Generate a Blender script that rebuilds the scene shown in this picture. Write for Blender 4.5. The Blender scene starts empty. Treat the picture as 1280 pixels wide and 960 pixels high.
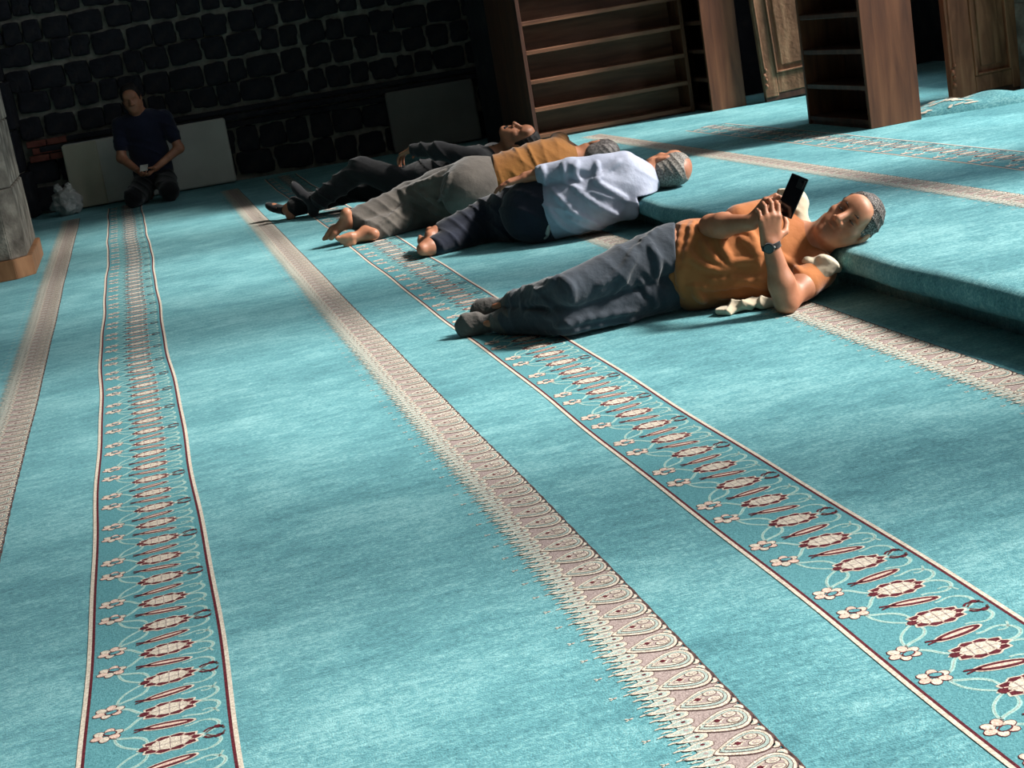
import bpy, bmesh, math, random
import numpy as np
from mathutils import Matrix, Vector
random.seed(7); np.random.seed(7)
scene = bpy.context.scene
C = scene.collection

# ------------------------------------------------------------------ camera
cam_d = bpy.data.cameras.new('camera'); cam = bpy.data.objects.new('camera', cam_d); C.objects.link(cam)
cam_d.sensor_fit = 'HORIZONTAL'; cam_d.sensor_width = 36.0
cam_d.lens = 36.0 * 1920.0 / 1280.0
cam_d.clip_start = 0.05; cam_d.clip_end = 200
_f, _r = 1920.0, math.radians(9.5)
_vy = Vector((-495, -400, _f)).normalized()
_s = _f * _f / (495 * math.sin(_r) + 400 * math.cos(_r))
_up = -Vector((_s * math.sin(_r), _s * math.cos(_r), _f)).normalized()
_vx = _vy.cross(_up)
rows = [_vx, _vy, _up]            # world axes seen from the camera (x right, y down, z forward)
M = Matrix([[rw[0], -rw[1], -rw[2]] for rw in rows])
cam.matrix_world = Matrix.Translation((0, 0, 1.25)) @ M.to_4x4()
scene.camera = cam

# ------------------------------------------------------------------ light
SUN_EL, SUN_AZ = math.radians(40), math.radians(18)
world = bpy.data.worlds.new('sky'); scene.world = world; world.use_nodes = True
wn = world.node_tree.nodes; wn['Background'].inputs[0].default_value = (0.62, 0.78, 1.0, 1); wn['Background'].inputs[1].default_value = 1.0
sun_d = bpy.data.lights.new('sun', 'SUN'); sun = bpy.data.objects.new('sun', sun_d); C.objects.link(sun)
sun_d.energy = 9.0; sun_d.angle = math.radians(9); sun_d.color = (1.0, 0.95, 0.88)
sdir = Vector((-math.cos(SUN_EL) * math.cos(SUN_AZ), math.cos(SUN_EL) * math.sin(SUN_AZ), -math.sin(SUN_EL)))
sun.rotation_euler = sdir.to_track_quat('-Z', 'Y').to_euler()
EAST_X, EAST_T = 6.6, 1.1      # inner face and thickness of the right-hand wall
WINDOWS = [(-2.6, 2.0), (.2, 2.2), (3.25, 3.1), (6.8, 2.8), (9.55, 2.1)]     # (centre y, width) of the tall windows in the right-hand wall
WZ0, WZ1 = 1.3, 7.4
for wy, ww in WINDOWS:
    ad = bpy.data.lights.new('window_daylight', 'AREA'); ao = bpy.data.objects.new('window_daylight', ad); C.objects.link(ao)
    ad.shape = 'RECTANGLE'; ad.size = WZ1 - WZ0 - .1; ad.size_y = ww - .1; ad.energy = 165; ad.color = (0.94, 0.97, 1.0)
    ao.location = (EAST_X + EAST_T - .05, wy, (WZ0 + WZ1) / 2); ao.rotation_euler = (0, math.radians(90), 0)
vs = scene.view_settings
vs.view_transform = 'Standard'; vs.look = 'None'; vs.gamma = 1.0; vs.use_curve_mapping = False
vs.exposure = 0.1

# ------------------------------------------------------------------ helpers
def obj(name, mesh, mat=None, parent=None, loc=None, rot=None):
    o = bpy.data.objects.new(name, mesh); C.objects.link(o)
    if mat is not None:
        for m in (mat if isinstance(mat, (list, tuple)) else [mat]):
            mesh.materials.append(m)
    if parent is not None: o.parent = parent
    if loc is not None: o.location = loc
    if rot is not None: o.rotation_euler = rot
    return o
def empty(name, loc=(0, 0, 0), rz=0, parent=None):
    o = bpy.data.objects.new(name, None); C.objects.link(o); o.location = loc; o.rotation_euler = (0, 0, rz); o.empty_display_size = .1
    if parent: o.parent = parent
    return o
def tag(o, label, cat, group=None):
    o['label'] = label; o['category'] = cat
    if group: o['group'] = group
    return o
def structure(o, label=None):
    o['kind'] = 'structure'
    if label: o['label'] = label
    return o
def mesh_py(name, v, f, smooth=False, mats=None):
    m = bpy.data.meshes.new(name); m.from_pydata([tuple(p) for p in v], [], [tuple(q) for q in f])
    if mats is not None: m.polygons.foreach_set('material_index', mats)
    if smooth: m.polygons.foreach_set('use_smooth', [True] * len(m.polygons))
    m.update(); return m
def box_bm(bm, lo, hi, bevel=0.0, seg=2):
    vs_ = [bm.verts.new((x, y, z)) for x in (lo[0], hi[0]) for y in (lo[1], hi[1]) for z in (lo[2], hi[2])]
    idx = [(0, 1, 3, 2), (4, 6, 7, 5), (0, 4, 5, 1), (2, 3, 7, 6), (0, 2, 6, 4), (1, 5, 7, 3)]
    fs = [bm.faces.new([vs_[i] for i in q]) for q in idx]
    if bevel > 0:
        es = list({e for f_ in fs for e in f_.edges})
        bmesh.ops.bevel(bm, geom=es, offset=bevel, segments=seg, affect='EDGES', profile=.5)
def box_mesh(name, lo, hi, bevel=0.0, seg=2):
    bm = bmesh.new(); box_bm(bm, lo, hi, bevel, seg); m = bpy.data.meshes.new(name); bm.to_mesh(m); bm.free(); return m
def boxes_mesh(name, lst, bevel=0.0, seg=1):
    bm = bmesh.new()
    for lo, hi in lst: box_bm(bm, lo, hi, bevel, seg)
    m = bpy.data.meshes.new(name); bm.to_mesh(m); bm.free(); return m

# ------------------------------------------------------------------ materials
def new_mat(name, rough=.8, spec=.3):
    m = bpy.data.materials.new(name); m.use_nodes = True
    b = m.node_tree.nodes['Principled BSDF']; b.inputs['Roughness'].default_value = rough; b.inputs['Specular IOR Level'].default_value = spec
    return m, m.node_tree.nodes, m.node_tree.links, b
def srgb(r, g, b):
    f = lambda c: (c / 255 / 12.92) if c / 255 <= .04045 else ((c / 255 + .055) / 1.055) ** 2.4
    return (f(r), f(g), f(b), 1)
def noisy_mat(name, stops, scale=5, stretch=(1, 1, 1), rough=.8, bump=.2, bscale=40, bdist=.01, sheen=0, spec=.3, detail=6, warp=0, coord='Object', bstretch=None):
    """colour from a ramp over stretched noise, fine relief from a second noise"""
    m, n, l, b = new_mat(name, rough, spec)
    tc = n.new('ShaderNodeTexCoord'); mp = n.new('ShaderNodeMapping'); mp.inputs['Scale'].default_value = stretch
    l.new(tc.outputs[coord], mp.inputs['Vector'])
    nz = n.new('ShaderNodeTexNoise'); nz.inputs['Scale'].default_value = scale; nz.inputs['Detail'].default_value = detail; nz.inputs['Distortion'].default_value = warp
    l.new(mp.outputs[0], nz.inputs['Vector'])
    rp = n.new('ShaderNodeValToRGB')
    while len(rp.color_ramp.elements) < len(stops): rp.color_ramp.elements.new(.5)
    for e, (p, c) in zip(rp.color_ramp.elements, stops): e.position = p; e.color = c
    l.new(nz.outputs['Fac'], rp.inputs[0]); l.new(rp.outputs[0], b.inputs['Base Color'])
    if bump:
        mp2 = n.new('ShaderNodeMapping'); mp2.inputs['Scale'].default_value = bstretch or (1, 1, 1); l.new(tc.outputs[coord], mp2.inputs['Vector'])
        n2 = n.new('ShaderNodeTexNoise'); n2.inputs['Scale'].default_value = bscale; n2.inputs['Detail'].default_value = 5
        l.new(mp2.outputs[0], n2.inputs['Vector'])
        bp = n.new('ShaderNodeBump'); bp.inputs['Strength'].default_value = bump; bp.inputs['Distance'].default_value = bdist
        l.new(n2.outputs['Fac'], bp.inputs['Height']); l.new(bp.outputs[0], b.inputs['Normal'])
    if sheen: b.inputs['Sheen Weight'].default_value = sheen; b.inputs['Sheen Roughness'].default_value = .5
    return m
# ------------------------------------------------------------------ surface materials
def carpet_mat(name, dark, mid, light):
    m, n, l, b = new_mat(name, .95, .1)
    tc = n.new('ShaderNodeTexCoord')
    def noise(scale, stretch, detail=5, dist=0.0):
        mp = n.new('ShaderNodeMapping'); mp.inputs['Scale'].default_value = stretch; l.new(tc.outputs['Object'], mp.inputs['Vector'])
        z = n.new('ShaderNodeTexNoise'); z.inputs['Scale'].default_value = scale; z.inputs['Detail'].default_value = detail; z.inputs['Distortion'].default_value = dist
        l.new(mp.outputs[0], z.inputs['Vector']); return z.outputs['Fac']
    a = noise(2.0, (1, 1.5, 1), 8, .5); c = noise(11, (.8, 1.9, 1), 7, .4); g = noise(120, (.7, 1.1, 1), 4); p = noise(34, (.8, 1.4, 1), 6, .6)
    def mth(op, x, y):
        q = n.new('ShaderNodeMath'); q.operation = op
        for i, s in enumerate((x, y)):
            if isinstance(s, float): q.inputs[i].default_value = s
            else: l.new(s, q.inputs[i])
        return q.outputs[0]
    tot = mth('ADD', mth('ADD', mth('MULTIPLY', a, .27), mth('MULTIPLY', p, .17)), mth('ADD', mth('MULTIPLY', c, .20), mth('MULTIPLY', g, .36)))
    rp = n.new('ShaderNodeValToRGB'); rp.color_ramp.elements.new(.5)
    for e, (p, col) in zip(rp.color_ramp.elements, ((.38, dark), (.5, mid), (.62, light))): e.position = p; e.color = col
    l.new(tot, rp.inputs[0]); l.new(rp.outputs[0], b.inputs['Base Color'])
    bp = n.new('ShaderNodeBump'); bp.inputs['Strength'].default_value = .55; bp.inputs['Distance'].default_value = .006
    l.new(mth('ADD', noise(260, (1, 1, 1), 3), mth('MULTIPLY', c, 1.5)), bp.inputs['Height']); l.new(bp.outputs[0], b.inputs['Normal'])
    b.inputs['Sheen Weight'].default_value = .25; b.inputs['Sheen Roughness'].default_value = .4
    b.inputs['Sheen Tint'].default_value = (.6, .95, 1, 1)
    return m
M_CARPET = carpet_mat('teal_carpet', srgb(60, 112, 121), srgb(92, 150, 157), srgb(138, 189, 192))
def yarn(name, c0, c1):
    return noisy_mat(name, [(.3, c0), (.7, c1)], scale=160, rough=.95, bump=.5, bscale=300, bdist=.004, spec=.1, detail=3)
M_CREAM = yarn('cream_yarn', srgb(178, 166, 150), srgb(222, 212, 196))
M_PINK = yarn('pale_pink_yarn', srgb(190, 160, 146), srgb(226, 200, 184))
M_MAROON = yarn('maroon_yarn', srgb(70, 26, 34), srgb(104, 44, 52))
M_BROWN = yarn('dark_brown_yarn', srgb(74, 54, 53), srgb(102, 78, 75))
M_VINE = yarn('pale_green_yarn', srgb(130, 178, 172), srgb(168, 205, 198))
M_BAND = yarn('deep_teal_yarn', srgb(74, 128, 136), srgb(100, 156, 162))
M_GREY = yarn('grey_mauve_yarn', srgb(142, 126, 123), srgb(174, 158, 153))
M_GRGREEN = yarn('grey_green_yarn', srgb(142, 158, 152), srgb(174, 186, 178))
M_BASALT = noisy_mat('dark_basalt', [(.3, srgb(26, 27, 33)), (.55, srgb(38, 38, 44)), (.75, srgb(54, 51, 50))], scale=6, rough=.9, bump=.5, bscale=30, bdist=.02)
M_MORTAR = noisy_mat('grey_mortar', [(.3, srgb(126, 121, 112)), (.7, srgb(164, 158, 146))], scale=14, rough=.95, bump=.4, bscale=60, bdist=.01)
M_PLASTER = noisy_mat('pale_plaster', [(.3, srgb(150, 146, 138)), (.7, srgb(182, 178, 168))], scale=3, rough=.95, bump=.2)
M_PIER = noisy_mat('weathered_pier_stone', [(.25, srgb(62, 56, 50)), (.5, srgb(104, 97, 88)), (.75, srgb(150, 142, 130))], scale=7, rough=.9, bump=.6, bscale=35, bdist=.02)
M_REDBRICK = noisy_mat('red_brick', [(.3, srgb(96, 52, 44)), (.7, srgb(136, 80, 68))], scale=12, rough=.95, bump=.4)
M_WHITEBOARD = noisy_mat('off_white_board', [(.3, srgb(178, 176, 168)), (.7, srgb(208, 206, 198))], scale=2, rough=.7, bump=.05)

# ------------------------------------------------------------------ floor, platform and shell
floor = structure(obj('floor', box_mesh('floor', (-6, -4, -.12), (EAST_X, 17, 0)), M_CARPET), 'teal fitted carpet with floral borders and paisley stripes')
PZ, PX = .17, 2.40      # top and left edge of the low carpeted platform
# the platform: a padded carpet slab with a rounded nose that overhangs a recessed base
prof = []
for i in range(9):
    a = math.pi / 2 + math.pi * i / 8
    prof.append((PX + .05 + .05 * math.cos(a) * 1.0, PZ - .05 + .05 * math.sin(a)))
prof = [(EAST_X, PZ), (3.2, PZ), (2.8, PZ), (2.6, PZ - .001)] + prof + [(PX + .1, PZ - .105), (PX + .1, 0.0), (EAST_X, 0.0)]
ys = [-3.9] + [2.5 + .12 * i for i in range(80)]
rng = np.random.RandomState(3)
pv, pf = [], []
wob = lambda y: .010 * math.sin(y * 2.3) + .007 * math.sin(y * 5.1 + 1) + .004 * math.sin(y * 11 + 2)
for y in ys:
    for k, (x, z) in enumerate(prof):
        e = 1.0 if 3 <= k < 13 else 0.0
        dz = (.006 * math.sin(y * 3.1 + .5) + .004 * math.sin(y * 7.7)) * (1 if 2 <= k < 12 else 0)
        pv.append((x + wob(y) * e, y, z + dz))
nk = len(prof)
for i in range(len(ys) - 1):
    for k in range(nk):
        a, b = i * nk + k, i * nk + (k + 1) % nk
        pf.append((a, a + nk, b + nk, b))
pf.append(tuple(range(nk))); pf.append(tuple(reversed(range((len(ys) - 1) * nk, len(ys) * nk))))
pm = mesh_py('platform', pv, pf, smooth=True)
platform = structure(obj('floor_platform', pm, M_CARPET), 'low platform padded with teal carpet, rounded front edge')

# shell of the hall (outside the frame apart from the back wall)
ceiling = structure(obj('ceiling', box_mesh('ceiling', (-6.2, -4.2, 8), (EAST_X + EAST_T, 17.2, 8.2)), M_PLASTER))
wall_left = structure(obj('wall_left', box_mesh('wall_left', (-6.3, -4.2, 0), (-6, 17.2, 8)), M_BASALT))
wall_front = structure(obj('wall_front', box_mesh('wall_front', (-6, -4.3, 0), (EAST_X, -4, 8)), M_PLASTER))
pieces = [((EAST_X, -4.2, 0), (EAST_X + EAST_T, 17.2, WZ0)), ((EAST_X, -4.2, WZ1), (EAST_X + EAST_T, 17.2, 8))]
edge = -4.2
for wy, ww in WINDOWS:
    pieces.append(((EAST_X, edge, WZ0), (EAST_X + EAST_T, wy - ww / 2, WZ1))); edge = wy + ww / 2
pieces.append(((EAST_X, edge, WZ0), (EAST_X + EAST_T, 17.2, WZ1)))
wall_right = structure(obj('wall_right', boxes_mesh('wall_right', pieces), M_BASALT))
wi = 0
for wy, ww in WINDOWS:
    wi += 1
    w = structure(empty('window_%d' % wi, (EAST_X + .7, wy, WZ0)))
    bars = []
    for t in (1/3, 2/3): bars.append(((-.02, -ww / 2 + t * ww - .02, 0), (.02, -ww / 2 + t * ww + .02, WZ1 - WZ0)))
    for t in range(1, 7): bars.append(((-.02, -ww / 2, t * (WZ1 - WZ0) / 7 - .02), (.02, ww / 2, t * (WZ1 - WZ0) / 7 + .02)))
    obj('glazing_bar', boxes_mesh('glazing_bar', bars), M_BASALT, w)
# unseen wall added behind the bookcases to block window light to the back
light_block_wall = structure(obj('wall_right_light_block', box_mesh('wall_right_light_block', (3.05, 12.62, 0), (EAST_X, 13.6, 8)), M_BASALT))

# ------------------------------------------------------------------ back wall of squared basalt stones
WB = Vector((.1, 15.02, 0)); WA = math.radians(-9)
wall_back = structure(obj('wall_back', box_mesh('wall_back', (-6.5, 0.03, 0), (7, .5, 8)), M_MORTAR, loc=WB, rot=(0, 0, WA)), 'dark basalt block wall with pale mortar joints')
def stone_mesh(w, h, seed, depth=.06):
    r = np.random.RandomState(seed)
    bm = bmesh.new()
    # an irregular rounded quadrilateral outline pushed forward and domed
    nn = 20; outl = []
    corner = [(r.uniform(-.013, .013), r.uniform(-.012, .012)) for _ in range(4)]
    for i in range(nn):
        a = 2 * math.pi * (i + .5) / nn
        ca, sa = math.cos(a), math.sin(a); p = 8.0
        k = (abs(ca) ** p + abs(sa) ** p) ** (-1 / p)
        q = (0 if ca < 0 else 1) + (0 if sa < 0 else 2)
        outl.append((ca * k * w / 2 + corner[q][0] * min(1, abs(ca) * 1.3), sa * k * h / 2 + corner[q][1] * min(1, abs(sa) * 1.3)))
    rings = []
    for sc, yy in ((1.0, .04), (.99, .004), (.95, -depth * .42), (.8, -depth * .55)):
        rings.append([bm.verts.new((x * sc, yy + r.uniform(-.004, .004), z * sc)) for x, z in outl])
    cvt = bm.verts.new((0, -depth * .6 + r.uniform(-.006, .006), 0))
    for a, b in zip(rings[:-1], rings[1:]):
        for i in range(nn): bm.faces.new((a[i], a[(i + 1) % nn], b[(i + 1) % nn], b[i]))
    for i in range(nn): bm.faces.new((rings[-1][i], rings[-1][(i + 1) % nn], cvt))
    m = bpy.data.meshes.new('stone'); bm.to_mesh(m); bm.free(); m.materials.append(M_BASALT); return m
stone_cache = {}
srng = random.Random(11)
def lay_stones(parent, x0, x1, z0, z1, rows, wmin, wmax, name='stone'):
    hrow = (z1 - z0) / rows
    for rw in range(rows):
        x = x0 + srng.uniform(-.15, 0); z = z0 + (rw + .5) * hrow
        while x < x1:
            w = srng.choice([wmin, (wmin * 2 + wmax) / 3, (wmin + wmax) / 2, wmax])
            key = (round(w, 3), round(hrow, 3), srng.randint(0, 3))
            if key not in stone_cache: stone_cache[key] = stone_mesh(w - .017, hrow - .017, len(stone_cache) + 1)
            o = bpy.data.objects.new(name, stone_cache[key]); C.objects.link(o); o.parent = parent
            o.location = (x + w / 2, 0, z + .008 * math.sin(x * 2.1 + rw * 3.3)); o.rotation_euler = (0, srng.uniform(-.025, .025), 0)
            x += w
lay_stones(wall_back, -1.35, 3.4, .70, 2.22, 7, .18, .32)
lay_stones(wall_back, -1.0, 3.3, .02, .50, 2, .22, .36)
trim = structure(obj('trim_1', boxes_mesh('trim_1', [((-.95, -.05, .50), (3.3, .05, .555)), ((-.95, -.085, .57), (3.3, .05, .62)), ((-.95, -.06, .635), (3.3, .05, .68))], .012, 2), M_BASALT, loc=WB, rot=(0, 0, WA)), 'dark stone moulding of three ledges along the back wall')
# large corner blocks at the left end
quoin = structure(empty('wall_back_pilaster', WB, WA), 'pilaster of large dark ashlar blocks')
qz = 0.0
for i, (qh, qw) in enumerate(((.42, .36), (.40, .31), (.44, .34), (.42, .30), (.44, .34), (.4, .3))):
    m = box_mesh('ashlar_block', (-1.75, -.26, qz + .006), (-1.10 + (qw - .33), .1, qz + qh - .006), .014, 2)
    obj('ashlar_block', m, M_BASALT, quoin); qz += qh
obj('mortar_core', box_mesh('mortar_core', (-1.73, -.245, 0), (-1.15, .1, qz)), M_MORTAR, quoin)

# red bricks let into the back wall beside the pilaster
rb = structure(empty('wall_back_brick_patch', WB, WA), 'patch of red bricks in the basalt wall')
for i in range(3):
    for j in range(2):
        obj('brick', box_mesh('brick', (-1.06 + j * .19 + (.04 if i % 2 else 0), -.075, .49 + i * .068), (-.88 + j * .19 + (.04 if i % 2 else 0), .03, .548 + i * .068), .006, 1), M_REDBRICK, rb)
# ------------------------------------------------------------------ woven borders: flat yarn shapes inlaid in the carpet
class Motif:
    """polygons in (u across, v along) with a layer height and a material index"""
    def __init__(s): s.v, s.f, s.m = [], [], []
    def poly(s, pts, lay, mat):
        b = len(s.v); cu = sum(p[0] for p in pts) / len(pts); cv_ = sum(p[1] for p in pts) / len(pts)
        s.v += [(p[0], p[1], lay) for p in pts] + [(cu, cv_, lay)]
        n = len(pts)
        for i in range(n): s.f.append((b + i, b + (i + 1) % n, b + n)); s.m.append(mat)
    def stroke(s, pts, w, lay, mat, taper=False):
        b = len(s.v); n = len(pts)
        for i, p in enumerate(pts):
            q0, q1 = pts[max(i - 1, 0)], pts[min(i + 1, n - 1)]
            du, dv = q1[0] - q0[0], q1[1] - q0[1]; L = math.hypot(du, dv) or 1
            ww = w * (.35 + .65 * math.sin(math.pi * min(max(i / (n - 1), .08), .92))) if taper else w
            nu, nv = -dv / L * ww / 2, du / L * ww / 2
            s.v += [(p[0] + nu, p[1] + nv, lay), (p[0] - nu, p[1] - nv, lay)]
        for i in range(n - 1): s.f.append((b + 2 * i, b + 2 * i + 1, b + 2 * i + 3, b + 2 * i + 2)); s.m.append(mat)
    def ell(s, c, ru, rv, lay, mat, rot=0, n=10, wav=0, k=5):
        pts = []
        for i in range(n):
            a = 2 * math.pi * i / n; g = 1 + wav * math.cos(k * a)
            x, y = ru * math.cos(a) * g, rv * math.sin(a) * g
            pts.append((c[0] + x * math.cos(rot) - y * math.sin(rot), c[1] + x * math.sin(rot) + y * math.cos(rot)))
        s.poly(pts, lay, mat)
    def tile(s, name, mats, u0, z, v0, period, count, wobble, parent, mirror=1):
        V = np.array(s.v); F3 = [f for f in s.f]; nb = len(V)
        allv = []
        for k in range(count):
            P = V.copy(); vv = v0 + k * period + P[:, 1] * mirror
            uu = u0 + P[:, 0] + wobble(vv)
            zz = z + .0012 + P[:, 2] * .00025
            allv.append(np.stack([uu, vv, zz], 1))
        allv = np.concatenate(allv)
        faces = [tuple(i + k * nb for i in (f if mirror == 1 else f[::-1])) for k in range(count) for f in F3]
        m = bpy.data.meshes.new(name); m.from_pydata(allv.tolist(), [], faces)
        m.polygons.foreach_set('material_index', s.m * count); m.update()
        # keep every inlay facing up
        nz = np.zeros(len(m.polygons) * 3); m.polygons.foreach_get('normal', nz)
        if (nz[2::3] < 0).any():
            bm = bmesh.new(); bm.from_mesh(m)
            bmesh.ops.reverse_faces(bm, faces=[f for f in bm.faces if f.normal.z < 0]); bm.to_mesh(m); bm.free()
        return obj(name, m, mats, parent)
def bez(p0, p1, p2, p3, n=9):
    out = []
    for i in range(n):
        t = i / (n - 1); a, b, c, d = (1 - t) ** 3, 3 * t * (1 - t) ** 2, 3 * t * t * (1 - t), t ** 3
        out.append((a * p0[0] + b * p1[0] + c * p2[0] + d * p3[0], a * p0[1] + b * p1[1] + c * p2[1] + d * p3[1]))
    return out
CR, MA, VI, BA, PI_, BR, GR, GG = range(8)
YARNS = [M_CREAM, M_MAROON, M_VINE, M_BAND, M_PINK, M_BROWN, M_GREY, M_GRGREEN]
PER = .325
def floral():
    s = Motif(); h = PER / 2
    # ground and edge lines (dark line inside, cream line outside)
    n = 6
    def line(u0, u1, lay, mat):
        pts = [((u0 + u1) / 2, -h + PER * i / n) for i in range(n + 1)]; s.stroke(pts, abs(u1 - u0), lay, mat)
    line(0.0, .295, 0, BA); line(-.005, .004, 1, CR); line(.004, .0105, 1, MA); line(.2845, .291, 1, MA); line(.291, .300, 1, CR)
    def small(v, sg):
        c = (.050, v)
        for k in range(6):
            a = 2 * math.pi * k / 6 + .3
            p = (c[0] + .0205 * math.cos(a), c[1] + .0175 * math.sin(a))
            s.ell(p, .0140, .0115, 3, MA, a, 9); s.ell(p, .0122, .0096, 4, PI_ if k % 2 else CR, a, 9)
        s.ell((c[0] + .006, c[1] - .006 * sg), .0150, .0100, 5, MA, .3 * sg, 10); s.ell((c[0] + .006, c[1] - .006 * sg), .0118, .0070, 6, BA, .3 * sg, 9)
    def big(v):
        c = (.172, v); n = 26
        def rose(k, lay, mat, wav=.07): s.poly([(c[0] + (.0535 + .002 * math.cos(10 * t)) * k * math.cos(t) * (1 + wav * math.cos(10 * t)), c[1] + .0335 * k * math.sin(t) * (1 + wav * math.cos(10 * t))) for t in [2 * math.pi * i / 40 for i in range(40)]], lay, mat)
        rose(1.10, 2, CR); rose(1.0, 3, MA)
        for k in range(10):
            a = 2 * math.pi * (k + .5) / 10
            s.stroke([(c[0] + .036 * math.cos(a), c[1] + .022 * math.sin(a)), (c[0] + .047 * math.cos(a), c[1] + .029 * math.sin(a))], .0030, 4, PI_)
        s.ell(c, .0400, .0235, 4, CR, 0, 22, .05, 8)
        for du in (-.020, 0, .020): s.stroke([(c[0] + du, v - .021 + abs(du) * .25), (c[0] + du, v + .021 - abs(du) * .25)], .0020, 5, GR)
        s.stroke([(c[0] - .036, v), (c[0] + .036, v)], .0020, 5, GR)
        s.ell((c[0] - .052, v), .0085, .0105, 4, MA, 0, 8)
    def leaf(v, tilt):
        c = (.170, v); L = .050
        def shp(k, wd): return [(c[0] + k * L * math.cos(t) * math.cos(tilt) - wd * math.sin(t) * math.sin(tilt), c[1] + k * L * math.cos(t) * math.sin(tilt) + wd * math.sin(t) * math.cos(tilt)) for t in [2 * math.pi * i / 18 for i in range(18)]]
        s.poly(shp(1.10, .0165), 3, CR); s.poly(shp(1.0, .0135), 4, MA); s.poly(shp(.74, .0050), 5, PI_)
        tip = (c[0] - L * .96 * math.cos(tilt), c[1] - L * .96 * math.sin(tilt))
        s.stroke([(tip[0] - .020, tip[1] + .006), (tip[0] - .006, tip[1] + .003), (tip[0] + .01, tip[1])], .0055, 5, MA); s.stroke([(tip[0] - .020, tip[1] - .007), (tip[0] - .006, tip[1] - .003), (tip[0] + .01, tip[1])], .0045, 5, MA)
    for sg in (-1, 1):
        small(.056 * sg, sg)
        def vine(pts, w=.0088):
            s.stroke(pts, w, 1.6, VI); s.stroke(pts, w * .36, 1.9, GG)
        vine(bez((.074, .054 * sg), (.10, .050 * sg), (.10, .016 * sg), (.125, .006 * sg)))                  # to the flower between the pair
        vine(bez((.060, .070 * sg), (.072, .098 * sg), (.112, .086 * sg), (.126, .122 * sg), 12)); vine(bez((.126, .122 * sg), (.134, .142 * sg), (.122, h * sg), (.118, h * sg), 8), .0070)
        vine(bez((.066, .068 * sg), (.062, .115 * sg), (.088, .140 * sg), (.118, h * sg * .97), 12), .0070)
        vine(bez((.222, .004 * sg), (.262, -.004 * sg), (.292, .040 * sg), (.250, .064 * sg), 12))
        vine(bez((.250, .064 * sg), (.228, .072 * sg), (.214, .050 * sg), (.196, .058 * sg), 10), .0070)
        vine(bez((.236, .050 * sg), (.252, .040 * sg), (.262, .052 * sg), (.268, .074 * sg), 8), .0055)
        vine(bez((.222, .157 * sg), (.262, .160 * sg), (.286, .118 * sg), (.246, .098 * sg), 12))
        vine(bez((.246, .098 * sg), (.226, .090 * sg), (.216, .108 * sg), (.200, .104 * sg), 8), .0060)
        leaf((h / 2 - .004) * sg, .16 * sg)
        # dark curled sprigs by the right edge line, at the period ends
        e = h * sg
        s.stroke(bez((.236, e - .010 * sg), (.250, e - .036 * sg), (.262, e - .006 * sg), (.274, e - .020 * sg), 8), .0055, 4, MA)
        s.stroke(bez((.240, e - .004 * sg), (.252, e - .018 * sg), (.268, e - .030 * sg), (.276, e - .006 * sg), 8), .0045, 4, BR)
        s.ell((.262, e - .022 * sg), .008, .006, 5, MA, 0, 6)
    big(0.0)
    c = s; big(h)
    return s
FLORAL = floral()
PAS = .0925
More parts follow.
